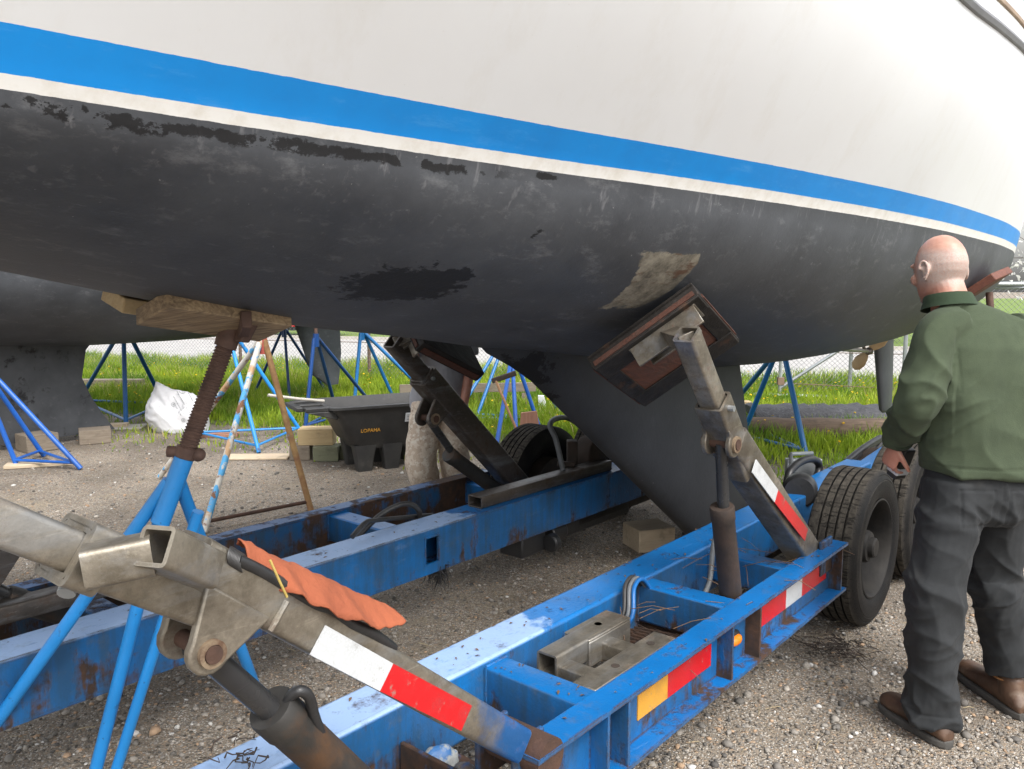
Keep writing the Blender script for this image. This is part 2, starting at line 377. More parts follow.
MT['fleecetrim'] = cloth('green_trim', (.035,.055,.032), (.03,.046,.027), .001)
MT['trouser'] = cloth('charcoal_trousers', (.030,.032,.034), (.021,.0225,.024), .0008, .85, .003, 9, (1,1,.8), (.05,.048,.045))
MT['boot'] = simple('brown_leather', (.115,.062,.036), (.06,.034,.022), 12, .5, 0, .002, 45, [((.20,.15,.11), 9, .58, .8, .75, 0)])
MT['sole'] = simple('boot_sole', (.085,.08,.072), (.05,.047,.043), 20, .85, 0, .002, 60)
MT['bootlining'] = simple('tan_piping', (.36,.17,.06), (.3,.14,.05), 20, .7)
MT['tee'] = cloth('grey_tshirt', (.33,.335,.36), (.27,.275,.30), .0008, .95, .008, 9)
def camo():
    n = NT('desert_camo'); col = n.mix(n.ramp(n.noise(22, 4, .6), .47, .50), (.62,.53,.43), (.50,.40,.31))
    col = n.mix(n.ramp(n.noise(28, 4, .6, n.stretch((1,1,1),(5,3,1))), .56, .59), col, (.66,.60,.51))
    col = n.mix(n.ramp(n.noise(34, 4, .6, n.stretch((1,1,1),(9,2,4))), .62, .65), col, (.36,.27,.20))
    return n.fin(col, .92, 0, n.bump(n.noise(10, 3), .01))
MT['camo'] = camo()
MT['controller'] = simple('black_control', (.02,.02,.02), (.03,.03,.03), 20, .45)
MT['hair'] = simple('short_grey_hair', (.30,.27,.24), (.24,.21,.19), 60, .9, 0, .002, 300)
def interp(tab,x):
    # monotone-ish Catmull/Hermite through table
    n=len(tab)
    if x<=tab[0][0]: return tab[0][1]
    if x>=tab[-1][0]: return tab[-1][1]
    def slope(i):
        if i==0: return (tab[1][1]-tab[0][1])/(tab[1][0]-tab[0][0])
        if i==n-1: return (tab[-1][1]-tab[-2][1])/(tab[-1][0]-tab[-2][0])
        a=(tab[i][1]-tab[i-1][1])/(tab[i][0]-tab[i-1][0]); b=(tab[i+1][1]-tab[i][1])/(tab[i+1][0]-tab[i][0])
        if a*b<=0: return 0
        return 2*a*b/(a+b)
    for i in range(n-1):
        x0,y0=tab[i];x1,y1=tab[i+1]
        if x<=x1:
            h=x1-x0;u=(x-x0)/h
            m0=slope(i)*h;m1=slope(i+1)*h
            return (2*u**3-3*u*u+1)*y0+(u**3-2*u*u+u)*m0+(-2*u**3+3*u*u)*y1+(u**3-u*u)*m1
ZC=[(-2.6,2.75),(-1.9,2.3),(-1.2,1.98),(-.4,1.82),(.3,1.72),(.72,1.645),(1.03,1.58),(1.53,1.487),(1.99,1.43),(2.54,1.35),(3.4,1.24),(4.3,1.15),(5.2,1.12),(5.9,1.125),(6.8,1.16),(7.6,1.25),(8.2,1.42),(8.7,1.7)]
HB=[(-2.6,.02),(-1.9,.16),(-1.2,.36),(-.4,.62),(.3,.765),(.9,.81),(1.575,.875),(2.2,.965),(2.97,1.058),(3.8,1.13),(4.76,1.165),(5.9,1.15),(7.0,1.08),(7.8,.98),(8.7,.8)]
HS=[(-2.6,.05),(-1.9,.42),(-1.2,.68),(-.4,.93),(.5,1.14),(1.6,1.28),(2.9,1.38),(4.2,1.42),(5.5,1.38),(6.8,1.26),(7.8,1.12),(8.7,.95)]
ZS=[(-2.6,3.05),(0,2.84),(2,2.73),(3.6,2.71),(4.3,2.755),(5,2.815),(6,2.87),(8.7,2.95)]
def zw(t): return 1.90-.0022*t
def section(t,n1=18,n2=14):
    zc=interp(ZC,t);b=interp(HB,t);hs=interp(HS,t);zs=interp(ZS,t);w=zw(t)
    w=max(w,zc+.04)
    d=w-zc
    pts=[]
    # bottom bezier
    P=[(0,zc),(b*.62,zc+.10*d),(b*.985-.10*(hs-b)*d/(zs-w+.01),zc+.50*d),(b,w)]
    for i in range(n1+1):
        u=i/n1;a=(1-u)
        y=a**3*P[0][0]+3*a*a*u*P[1][0]+3*a*u*u*P[2][0]+u**3*P[3][0]
        z=a**3*P[0][1]+3*a*a*u*P[1][1]+3*a*u*u*P[2][1]+u**3*P[3][1]
        pts.append((y,z))
    h=zs-w
    P=[(b,w),(b+(hs-b)*.42,w+.3*h),(hs,w+.62*h),(hs,zs)]
    for i in range(1,n2+1):
        u=i/n2;a=1-u
        y=a**3*P[0][0]+3*a*a*u*P[1][0]+3*a*u*u*P[2][0]+u**3*P[3][0]
        z=a**3*P[0][1]+3*a*a*u*P[1][1]+3*a*u*u*P[2][1]+u**3*P[3][1]
        pts.append((y,z))
    return pts
# ================================================================== BOATS
BO = Vector((4.6, 2.2, 0))
def hull_material():
    n = NT('hull_paint'); add = n.n('ShaderNodeVectorMath', operation='ADD'); n.l(n.pos, add.inputs[0]); add.inputs[1].default_value = BO
    P = add.outputs[0]; sx = n.n('ShaderNodeSeparateXYZ'); n.l(P, sx.inputs[0]); t, q, z = sx.outputs
    zn = n.math('ADD', z, n.math('MULTIPLY', n.math('SUBTRACT', n.noise(30, 4, .6, P), .5), .003))
    zb = n.math('SUBTRACT', 1.9015, n.math('MULTIPLY', t, .0022))
    tr = n.math('SUBTRACT', t, .45)
    zwh = n.math('ADD', 1.9215, n.math('MULTIPLY', n.math('MINIMUM', tr, 2.2), .0035))
    zbl = n.math('ADD', 1.986, n.math('MULTIPLY', tr, .0068))
    # bottom paint
    a = n.noise(3.2, 8, .7, P); b = n.noise(1.0, 6, .65, n.stretch((5,5,.9), vec=P))
    blk = n.mix(n.ramp(n.math('ADD', n.math('MULTIPLY', a, .8), n.math('MULTIPLY', b, .2)), .36, .64), (.048,.052,.060), (.080,.086,.096))
    sc = n.ramp(n.noise(9, 9, .78, n.stretch((.8,1.6,1.6), vec=P)), .55, .76); blk = n.mix(n.math('MULTIPLY', sc, .75), blk, (.19,.195,.205)); sm = n.ramp(n.noise(1.4, 9, .72, n.stretch((.5,1,1), vec=P)), .52, .70); blk = n.mix(n.math('MULTIPLY', sm, .30), blk, (.028,.029,.031)); gs = n.ramp(n.noise(24, 9, .8, n.stretch((.35,1,1), vec=P)), .61, .74); blk = n.mix(n.math('MULTIPLY', gs, .7), blk, (.26,.265,.275))
    dr = n.math('MULTIPLY', n.ramp(n.noise(1.0, 4, .6, n.stretch((34,34,1.3), vec=P)), .61, .71), n.ramp(z, 1.66, 1.86)); blk = n.mix(n.math('MULTIPLY', dr, .55), blk, (.20,.20,.21))
    fl = n.ramp(n.noise(55, 3, .6, P), .735, .75); blk = n.mix(n.math('MULTIPLY', fl, .55), blk, (.34,.34,.34))
    wn = n.noise(16, 6, .7, P); wm = n.math('SUBTRACT', wn, .5); wm2 = n.math('SUBTRACT', n.noise(46, 6, .75, n.stretch((.5,1,1), vec=P)), .5)
    def blob(c, r):
        v = n.n('ShaderNodeVectorMath', operation='SUBTRACT'); n.l(P, v.inputs[0]); v.inputs[1].default_value = c
        m = n.n('ShaderNodeVectorMath', operation='DIVIDE'); n.l(v.outputs[0], m.inputs[0]); m.inputs[1].default_value = r
        le = n.n('ShaderNodeVectorMath', operation='LENGTH'); n.l(m.outputs[0], le.inputs[0])
        return n.ramp(n.math('ADD', le.outputs['Value'], n.math('ADD', n.math('MULTIPLY', wm, 1.9), n.math('MULTIPLY', wm2, 1.6))), 1.0, .90)
    k = None
    for c, r in (((1.50,1.64,1.612),(.185,.16,.060)),((1.60,1.57,1.64),(.07,.07,.035)),((1.70,1.311,1.885),(.035,.03,.009)),((1.62,1.40,1.79),(.016,.02,.02)),((1.74,1.40,1.76),(.02,.03,.03)),((2.62,2.2,1.24),(.09,.3,.12)),((2.72,2.2,1.12),(.10,.3,.06)),((3.1,2.2,1.22),(.14,.3,.012)),((4.35,2.2,.17),(.25,.3,.03))):
        e = blob(c, r); k = e if k is None else n.math('MAXIMUM', k, e)
    zr = n.math('ADD', n.math('SUBTRACT', zb, zn), n.math('MULTIPLY', wm2, .03))   # ragged fresh-paint band under the boot top
    bd = n.math('MULTIPLY', n.ramp(n.math('ADD', zr, n.math('MULTIPLY', wm, .05)), .010, .013), n.ramp(n.math('ADD', zr, n.math('MULTIPLY', wm, .05)), .034, .030))
    bd = n.math('MULTIPLY', bd, n.math('MULTIPLY', n.ramp(n.math('ADD', n.noise(5.2, 2, .5, n.stretch((1,0,0), (3.2,0,0), P)), n.math('MULTIPLY', n.math('ADD', wm, wm2), .35)), .435, .445), n.ramp(t, 1.62, 1.45)))
    k = n.math('MAXIMUM', k, bd); blk = n.mix(n.math('MULTIPLY', k, .88), blk, (.006,.006,.007))
    # bare spot an old pad left
    cq = n.math('POWER', n.math('MULTIPLY', n.math('ABSOLUTE', n.math('SUBTRACT', z, 1.63)), 11.0), 4.0)
    ww = n.math('ADD', n.math('MULTIPLY', wm, .045), n.math('MULTIPLY', wm2, .03)); zz = n.math('ADD', z, ww); tt = n.math('ADD', n.math('ADD', t, ww), n.math('MULTIPLY', cq, .035))
    lf = n.ramp(n.math('ADD', tt, n.math('MULTIPLY', n.math('SUBTRACT', zz, 1.547), .68)), 2.318, 2.324)
    p = n.math('MULTIPLY', lf, n.math('MULTIPLY', n.ramp(tt, 2.502, 2.497), n.math('MULTIPLY', n.ramp(zz, 1.712, 1.708), n.ramp(zz, 1.535, 1.54))))
    p = n.math('MULTIPLY', p, n.ramp(q, 2.2, 2.15))
    pc = n.mix(n.ramp(n.noise(14, 8, .75, P), .36, .64), (.085,.075,.06), (.29,.265,.21))
    pc = n.mix(n.math('MULTIPLY', n.ramp(n.noise(8, 6, .7, n.stretch((1,1,4), vec=P)), .56, .66), .8), pc, (.10,.045,.025)); blk = n.mix(p, blk, pc)
    # topsides
    w = n.mix(n.ramp(n.noise(2.2, 6, .65, P), .3, .75), (.70,.71,.72), (.67,.675,.68))
    st = n.ramp(n.noise(1.0, 6, .7, n.stretch((6,6,.8), vec=P)), .54, .80); w = n.mix(n.math('MULTIPLY', st, .20), w, (.48,.43,.34)); w = n.mix(n.math('MULTIPLY', n.ramp(n.noise(7, 9, .78, P), .62, .78), .18), w, (.42,.40,.36)); w = n.mix(n.math('MULTIPLY', n.ramp(n.noise(90, 4, .7, P), .70, .74), .4), w, (.40,.37,.32))
    bl = n.mix(n.ramp(n.noise(4, 7, .65, P), .3, .75), (.005,.255,.70), (.007,.21,.60)); bl = n.mix(n.math('MULTIPLY', n.ramp(n.noise(12, 9, .8, n.stretch((.5,1,2), vec=P)), .54, .78), .6), bl, (.10,.36,.74)); bl = n.mix(n.math('MULTIPLY', n.ramp(n.noise(20, 9, .8, P), .62, .76), .35), bl, (.01,.10,.36))
    bw = n.mix(n.ramp(n.noise(18, 6, .7, P), .45, .75), (.70,.69,.66), (.58,.55,.49))
    col = n.mix(n.ramp(zn, 0, 1), blk, blk)
    def step(edge): return n.math('GREATER_THAN', n.math('SUBTRACT', zn, edge), 0.0)
    col = n.mix(step(zb), blk, bw); col = n.mix(step(zwh), col, bl); col = n.mix(step(zbl), col, w)
    ro = n.mixf(step(zb), n.mixf(a, .42, .62), n.mixf(n.noise(6, 4, .6, P), .30, .42))
    ro = n.mixf(p, ro, .9)
    nr = n.bump(n.noise(1.6, 1, .5, P), .004); nr = n.bump(n.math('MULTIPLY', n.noise(70, 5, .7, P), n.math('SUBTRACT', 1.0, step(zb))), .0008, 1, nr)
    return n.fin(col, ro, 0, nr, .36)
MT['hull'] = hull_material()

def keel_mat():
    n = NT('keel_black'); col = n.mix(n.ramp(n.noise(3.2, 8, .7), .32, .68), (.027,.0285,.032), (.040,.042,.047))
    col = n.mix(n.math('MULTIPLY', n.ramp(n.noise(7, 9, .78, n.stretch((.8,1,1.4))), .60, .78), .4), col, (.10,.105,.115))
    col = n.mix(n.math('MULTIPLY', n.ramp(n.noise(48, 5, .7), .70, .73), .5), col, (.2,.2,.2))
    w_ = n.math('ADD', n.math('SUBTRACT', n.noise(9, 7, .72), .5), n.math('MULTIPLY', n.math('SUBTRACT', n.noise(30, 6, .75), .5), .7)); k = None
    for c, r in (((-1.96,0,1.21),(.16,.6,.12)),((-1.80,0,1.10),(.09,.6,.07)),((-.2,0,.15),(.5,.6,.05))):
        v = n.n('ShaderNodeVectorMath', operation='SUBTRACT'); n.l(n.pos, v.inputs[0]); v.inputs[1].default_value = c
        m = n.n('ShaderNodeVectorMath', operation='DIVIDE'); n.l(v.outputs[0], m.inputs[0]); m.inputs[1].default_value = r
        le = n.n('ShaderNodeVectorMath', operation='LENGTH'); n.l(m.outputs[0], le.inputs[0]); e = n.ramp(n.math('ADD', le.outputs['Value'], n.math('MULTIPLY', w_, 2.4)), 1.0, .95)
        k = e if k is None else n.math('MAXIMUM', k, e)
    col = n.mix(n.math('MULTIPLY', k, .85), col, (.006,.006,.007))
    return n.fin(col, .62, 0, n.bump(n.noise(50, 5, .7), .001), .3)
MT['keel'] = keel_mat(); MT['keel2'] = simple('old_keel_paint', (.045,.048,.053), (.075,.079,.086), 4, .65, 0, .001, 50, [((.13,.135,.14), 12, .60, .78, .7, 0), ((.015,.015,.017), 6, .58, .66, .6, 0)], 8, spec=.3)
def foil(te_le_rows, n=22):
    """rows: (z, t_leading, t_trailing, thickness) -> rings"""
    rings = []
    for z, a, b, th in te_le_rows:
        c = b-a; r = []
        for i in range(n):
            u = 2*pi*i/n; x = .5*(1-cos(u)) if u <= pi else .5*(1-cos(2*pi-u))
            y = 5*th*(.2969*sqrt(max(x,0))-.126*x-.3516*x*x+.2843*x**3-.1036*x**4)
            rings_y = y if u <= pi else -y
            r.append((a+c*x, rings_y, z))
        rings.append(r)
    return rings
def build_boat(name, label, dt, q0, dz, keel_rows, rud_rows, near, N=120):
    root = thing(name, label, 'boat', L(BO.x+dt, q0, 0), ROTZ, None)
    W = lambda t, y, z: L(t+dt, q0+y, z+dz)
    h = MB(); rings = []
    for i in range(N+1):
        t = -2.6+11.3*i/N; s = section(t)
        rings.append([W(t, y, z) for y, z in reversed(s)] + [W(t, -y, z) for y, z in s[1:]])
    h.loft(rings, cap=False, closed=False)
    h.add(rings[-1], [tuple(range(len(rings[-1])))])
    h.build('hull', MT['hull'], root, smooth=50)
    d = MB(); dr = []
    for i in range(0, N+1, 2):
        t = -2.6+11.3*i/N; b = interp(HS, t)-.012; z = interp(ZS, t)+.03
        dr.append([W(t, b*k, z+.06*(1-k*k)) for k in (-1,-.6,0,.6,1)])
    d.loft(dr, cap=False, closed=False); d.build('deck', MT['gel'], root)
    for sg in (-1, 1):
        r = MB(); pr = []
        for i in range(0, N+1, 2):
            t = -2.6+11.3*i/N; b = interp(HS, t); z = interp(ZS, t)
            pr.append([W(t, sg*(b+x), z+y) for x, y in ((-.02,-.035),(.012,-.03),(.02,-.012),(.012,.006),(-.02,.008))])
        r.loft(pr); r.build('rub_rail', MT['railgrey'], root)
        r = MB(); pr = []
        for i in range(0, N+1, 2):
            t = -2.6+11.3*i/N; b = interp(HS, t); z = interp(ZS, t)
            pr.append([W(t, sg*(b+x), z+y) for x, y in ((-.05,.0),(-.003,.0),(-.013,.10),(-.04,.10))])
        r.loft(pr); r.build('bulwark', MT['gel'], root)
        r = MB(); pr = []
        for i in range(0, N+1, 2):
            t = -2.6+11.3*i/N; b = interp(HS, t); z = interp(ZS, t)
            pr.append([W(t, sg*(b+x), z+y) for x, y in ((-.052,.1),(-.004,.1),(-.004,.128),(-.052,.128))])
        r.loft(pr); r.build('cap_rail', MT['teak'], root, bevel=.006)
    cb = MB()                                         # low cabin trunk with coamings
    cr = []
    for t, hw, hh in ((.2,.30,.02),(.5,.52,.30),(1.5,.70,.40),(3.6,.78,.44),(3.9,.78,.42)):
        z = interp(ZS, t)+.03
        cr.append([W(t, -hw, z), W(t, -hw*.92, z+hh*.8), W(t, -hw*.7, z+hh), W(t, hw*.7, z+hh), W(t, hw*.92, z+hh*.8), W(t, hw, z)])
    cb.loft(cr); cb.build('cabin', MT['gel'], root, bevel=.02)
    k = MB(); k.loft([[W(*p) for p in r] for r in foil(keel_rows)]); k.build('keel', MT['keel'] if near else MT['keel2'], root, smooth=50)
    k = MB(); k.loft([[W(*p) for p in r] for r in foil(rud_rows)]); k.build('rudder', MT['greypaint'] if near else MT['hull'], root, smooth=50)
    return root, W
LE = lambda z: 2.54+(1.35-z)*1.417
rowsK = [(1.55,2.2,4.95,.30),(1.34,2.46,4.86,.27),(1.28,2.60,4.82,.25),(1.2,LE(1.2),4.80,.24)] + [(z, LE(z), 4.80+(1.2-z)*.36, .24*(.55+.45*z/1.2)) for z in (1.0,.8,.6,.4,.25,.18)] + [(.15,LE(.15)+.02,5.16,.10)]
rowsR = [(1.32,7.52,8.12,.10),(1.0,7.66,8.16,.10),(.7,7.78,8.19,.09),(.5,7.85,8.2,.07),(.47,7.9,8.18,.03)]
boat, W1 = build_boat('sailboat', 'large white hulled sailboat with a blue stripe and black bottom, propped above the blue trailer', 0, 2.2, 0, rowsK, rowsR, True)
HB_ = AQ(869, 351, 2.2)
p = MB(); p.tube([HB_, L(6.2, 2.2, 1.16)], .018, 10); p.build('propeller_shaft', MT['shaft'], boat)
p = MB(); p.beam(HB_+Vector((-.05,-.06,.0)), L(6.9, 2.2, 1.30), .05, .014, (1,0,0)); p.build('shaft_strut', MT['darksteel'], boat)
ax = (L(1,0,0)-L(0,0,0)).normalized(); p = MB(); p.ball(HB_, (.035,.035,.06), ax=frame_of(ax)); pr = p.build('propeller', MT['darksteel'], boat)
def AT(x, y, t):
    r = ray(x, y); k = t/(r.x*TX+r.y*TY); return Vector((k*r.x, k*r.y, CAMZ+k*r.z))
HT_ = HB_.x*TX+HB_.y*TY
def blade(d, c):
    d = d.normalized(); m = MB(); sd = ax.cross(d).normalized(); rs = []
    for u, wd, tw in ((0,.02,.5),(.2,.045,.4),(.5,.062,.3),(.8,.05,.22),(.95,.02,.2)):
        e = (sd*cos(tw)+ax*sin(tw)); nn = e.cross(d).normalized(); cc = HB_+d*(.02+.19*u)
        rs.append([cc+e*wd*cos(a)+nn*.008*sin(a) for a in [2*pi*i/12 for i in range(12)]])
    m.loft(rs); m.build('blade', MT['bronze'], pr, smooth=60)
blade((AT(855,367,HT_)-HB_), 0); blade((AT(886,334,HT_)-HB_), 0)
# the second boat
DT2 = -1.28; Q2 = 9.1
c8 = L(3.9, Q2, 0)
def bpt(x, y): v = AQ(x, y, Q2); return (v.x*TX+v.y*TY-DT2, v.z)
DZ2 = bpt(95,345)[1]-interp(ZC, bpt(95,345)[0])
k0 = bpt(82,350); k1 = bpt(82,378); k2 = bpt(92,398); k3 = bpt(115,429); zb2 = k3[1]
rows2 = [(k0[1]-DZ2+.25, k3[0]-2.0, k0[0]+.25, .26),(k0[1]-DZ2, k3[0]-1.9, k0[0]+.04, .24),(k1[1]-DZ2, k3[0]-1.75, k1[0], .22),(k2[1]-DZ2, k3[0]-1.6, k2[0], .21),((k2[1]+k3[1])/2-DZ2, k3[0]-1.5, (k2[0]+k3[0])/2-.01, .2),(k3[1]-DZ2, k3[0]-1.4, k3[0], .18)]
r0 = bpt(340,326); r1 = bpt(340,380); r2 = bpt(300,335); r3 = bpt(312,375); r4 = bpt(330,385)
rowsR2 = [(r0[1]-DZ2+.2, r2[0]-.15, r0[0], .12),(r2[1]-DZ2, r2[0]-.03, r0[0], .11),((r2[1]+r3[1])/2-DZ2, (r2[0]+r3[0])/2-.02, r0[0]+.01, .1),(r3[1]-DZ2, r3[0], r1[0], .09),(r4[1]-DZ2, r4[0]-.05, r1[0]-.03, .04)]
boat2, W2 = build_boat('sailboat', 'dark bottomed sailboat standing behind, its broad black keel resting on wood blocks', DT2, Q2, DZ2, rows2, rowsR2, False, 70)

# ================================================================== TRAILER
TR = thing('boat_trailer', 'blue hydraulic boat trailer with rusty rails, steel lift arms and red reflector tape', 'trailer', L(3.2, 2.2, 0), ROTZ)
ZT, ZBt = .518, .305
def rail(q_out, sgn, gaps, t0, t1, mat):
    m = MB(); qi = q_out+sgn*.088
    m.tbox(t0, t1, min(q_out,qi), max(q_out,qi), ZT-.012, ZT); m.tbox(t0, t1, min(q_out,qi), max(q_out,qi), ZBt, ZBt+.012)
    a = q_out+sgn*.060; b = q_out+sgn*.074; ts = [t0+.004]+[x for g in gaps for x in g]+[t1-.004]
    for i in range(0, len(ts), 2): m.tbox(ts[i], ts[i+1], min(a,b), max(a,b), ZBt+.012, ZT-.012)
    for g in gaps:
        for x in g: m.tbox(x-.006, x+.006, min(q_out+sgn*.004,a), max(q_out+sgn*.004,a), ZBt+.012, ZT-.012)
    return m.build('side_rail', mat, TR)
rail(1.098, 1, [(1.70,1.80)], 1.40, 3.55, MT['blue'])
rl = rail(3.29, -1, [], .75, 3.62, MT['bluerust'])
for t in (2.44, 2.66, 3.50):
    m = MB(); m.tbox(t-.006, t+.006, 1.104, 1.158, ZBt+.012, ZT-.012); m.build('stiffener', MT['bluerust'], TR)
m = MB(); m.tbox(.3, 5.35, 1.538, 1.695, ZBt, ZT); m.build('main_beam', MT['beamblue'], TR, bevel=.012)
m = MB(); qa, qb = 2.62, 2.78; h0, h1 = 2.505, 2.585                       # far main beam with its rectangular hole
m.tbox(.2, 4.7, qa, qb, ZT-.01, ZT); m.tbox(.2, 4.7, qa, qb, ZBt, ZBt+.01); m.tbox(.2, 4.7, qb-.01, qb, ZBt+.01, ZT-.01)
for a, b, c, d in ((.2,h0,ZBt+.01,ZT-.01),(h1,4.7,ZBt+.01,ZT-.01),(h0,h1,ZBt+.01,.355),(h0,h1,.475,ZT-.01)): m.tbox(a, b, qa, qa+.01, c, d)
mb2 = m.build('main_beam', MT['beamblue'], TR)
m = MB()
for a, b, c, d in ((h0-.008,h0,.348,.482),(h1,h1+.008,.348,.482),(h0,h1,.347,.355),(h0,h1,.475,.483)): m.tbox(a, b, qa-.004, qa, c, d)
m.build('hole_frame', MT['blue'], mb2)
def cross(t, q0, q1, w=.10, h=.11, z=.45, mat='blue', hollow=False):
    m = MB()
    if hollow: m.rtube(L(t,q0,z), L(t,q1,z), w, h, .008)
    else: m.beam(L(t,q0,z), L(t,q1,z), w, h)
    o = m.build('cross_member', MT[mat], TR, bevel=0 if hollow else .008)
    for qq, sg in ((q0,1),(q1,-1)):      # fillet welds along the joints
        P_ = []
        for k in range(13): u = -w/2+w*k/12; P_.append(L(t+u, qq+sg*.004+.0015*sin(k*2.2), z+h/2+.001*cos(k*3)))
        wl_ = MB(); wl_.tube(P_, [.0045+.0012*(k%2) for k in range(13)], 6); wl_.build('weld_bead', MT[mat], o)
        for sx in (-1,1):
            P_ = [L(t+sx*(w/2), qq+sg*.004, z+h/2-h*k/9) for k in range(10)]; wl_ = MB(); wl_.tube(P_, [.0045+.0012*(k%2) for k in range(10)], 6); wl_.build('weld_bead', MT[mat], o)
    return o
cross(1.75, 1.160, 1.538, .096, .13, .435, 'blue', True); cross(2.60, 1.172, 1.538, .10, .14, .44); cross(3.17, 1.172, 1.538, .10, .12, .43)
cross(2.47, 2.78, 3.216, .11, .13, .435); cross(3.45, 2.78, 3.216, .10, .12, .42); cross(1.2, 2.78, 3.216, .1, .12, .42, 'bluerust')
cross(5.55, 1.2, 1.538, .09, .10, .44); cross(.9, 1.2, 1.538, .1, .12, .42, 'bluerust')
m = MB(); m.tbox(2.66, 3.10, 1.18, 1.53, .312, .32); m.build('floor_plate', MT['bluerust'], TR)
m = MB()
for i in range(13): 
    m.beam(L(2.22+.025*i,1.19,.35), L(2.30+.025*i,1.53,.35), .005, .012); m.beam(L(2.30+.025*i,1.19,.353), L(2.22+.025*i,1.53,.353), .005, .012)
m.build('mesh_tray', MT['bluerust'], TR)
m = MB()                                                                    # debris lying in the frame
for i in range(150):
    t = random.uniform(2.68,3.08); q = random.uniform(1.2,1.5); r = random.uniform(.006,.018)
    m.ball(L(t,q,.322+r*.5), (r,r*random.uniform(.6,1),r*.6), 6, 4)
m.build('gravel_debris', simple('debris_stones', (.30,.26,.21), (.14,.12,.10), 40, .9), TR, kind='stuff')
# the loose steel coupler fixed between rail and beam
def bracket():
    m = MB(); z = .50
    a = m.rtube(L(1.86,1.43,z-.02), L(2.16,1.43,z-.02), .075, .075, .007); 
    s = m.build('bracket', MT['steel'], TR)
    m = MB(); m.tbox(2.02,2.26,1.385,1.485,.508,.516); m.tbox(2.02,2.26,1.385,1.393,.425,.508); m.tbox(2.02,2.028,1.393,1.485,.425,.508); m.build('saddle', MT['steel'], s, bevel=.006)
    m = MB(); m.tbox(1.79,2.24,1.205,1.285,.494,.502); m.tbox(1.79,2.24,1.279,1.287,.43,.494); m.tbox(1.79,2.24,1.203,1.211,.43,.494); m.build('channel', MT['steel'], s, bevel=.005)
    for t in (1.90, 2.12):
        m = MB(); m.rtube(L(t,1.288,.455), L(t,1.392,.455), .062, .062, .007); m.build('link_tube', MT['steel'], s)
    for t, q, zz in ((1.95,1.245,.5025),(2.15,1.245,.5025),(2.14,1.435,.5165)):
        m = MB(); m.lathe([(.0,0),(.013,0),(.013,.001),(0,.001)], L(t,q,zz), (0,0,1), 14); m.build('bolt_hole', MT['drum'], s)
bracket()
# reflector tape, lamp
def strip(name, t0, t1, mat, z0=.372, z1=.448): m = MB(); m.tbox(t0, t1, 1.1545, 1.158, z0, z1); m.build(name, MT[mat], TR)
strip('reflective_tape', 1.93, 2.10, 'tapeamber'); strip('reflective_tape', 2.10, 2.385, 'tapered')
strip('reflective_tape', 2.745, 3.015, 'tapered'); strip('reflective_tape', 3.015, 3.18, 'tapewhite'); strip('reflective_tape', 3.18, 3.455, 'tapered')
m = MB(); m.ball(L(2.55,1.150,.405), (.042,.022,.020), 16, 8, (ax, Vector((-TY,TX,0)), Vector((0,0,1)))); ml = m.build('marker_light', MT['amber'], TR)
m = MB(); m.ball(L(2.55,1.158,.405), (.055,.018,.032), 16, 8, (ax, Vector((-TY,TX,0)), Vector((0,0,1)))); m.build('lamp_base', MT['rubber'], ml)
# wheels
def wheel(t, q_out, sgn):
    D = L(0,sgn,0)-L(0,0,0); R = .3725; o = L(t, q_out, R); w = .245
    prof = [(.235,.020),(.262,.004),(.30,.0),(.325,.003),(.328,.006),(.331,.004),(.348,.012),(.351,.015),(.354,.013),(.366,.022)]
    n = 5; a0, a1 = .030, w-.030
    for i in range(n):
        x0 = a0+(a1-a0)*i/n; x1 = a0+(a1-a0)*(i+1)/n
        prof += [(R,x0),(R,x1-.009)] + ([(R-.011,x1-.008),(R-.011,x1-.001)] if i < n-1 else [])
    prof += [(.366,w-.022),(.348,w-.012),(.325,w-.003),(.30,w),(.262,w-.004),(.235,w-.02)]
    m = MB(); m.lathe(prof, o, D, 72, True); wh = m.build('wheel', MT['tyre'], TR, smooth=25)
    m = MB(); m.lathe([(.236,.018),(.240,.012),(.232,.010),(.222,.022),(.216,.05),(.205,.085),(.20,.13),(.14,.148),(.08,.142),(.0,.142),(.0,.155),(.1,.158),(.2,.15),(.21,.2),(.235,w-.02)], o, D, 48); m.build('rim', MT['rim'], wh, smooth=30)
    m = MB(); m.lathe([(.115,.148),(.112,.118),(.080,.112),(.078,.060),(.070,.045),(.050,.042),(.047,.022),(.040,.016),(.0,.015)], o, D, 28)
    for k in range(8):
        a = 2*pi*k/8; m.lathe([(.014,.15),(.014,.112),(0,.110)], o+ax*.142*cos(a)+Vector((0,0,.142*sin(a))), D, 6)
    m.build('hub', MT['rim'], wh, smooth=30)
    m = MB(); m.lathe([(.0,.16),(.165,.16),(.178,.19),(.178,.265),(.15,.275),(0,.278)], o, D, 36); m.build('brake_drum', MT['drum'], wh, smooth=30)
    return wh
for t in (4.02, 4.87): wheel(t, 1.098, 1); wheel(t, 3.30, -1)
m = MB()
for t in (4.02, 4.87):
    for q0, q1 in ((1.34,1.66),(3.05,2.66)): m.tube([L(t,q0,.372), L(t,q1,.372)], .045, 14)
m.build('axle', MT['darksteel'], TR)
m = MB()                                                                    # suspension boxes under the far beam
for t0, t1, q0, q1, z0, z1 in ((3.22,3.42,2.64,2.80,.19,.30),(3.62,4.3,2.66,2.78,.21,.30)): m.tbox(t0,t1,q0,q1,z0,z1)
m.tube([L(3.5,2.70,.25), L(3.63,2.70,.25)], .06, 16); m.tube([L(3.40,2.60,.24), L(3.45,2.60,.24)], .05, 16)
m.build('suspension_box', MT['rubber'], TR, bevel=.01)
m = MB()
for q in (1.62, 2.70):
    m.tbox(3.75, 5.15, q-.04, q+.04, .24, .304)
m.build('suspension_beam', MT['drum'], TR, bevel=.01)
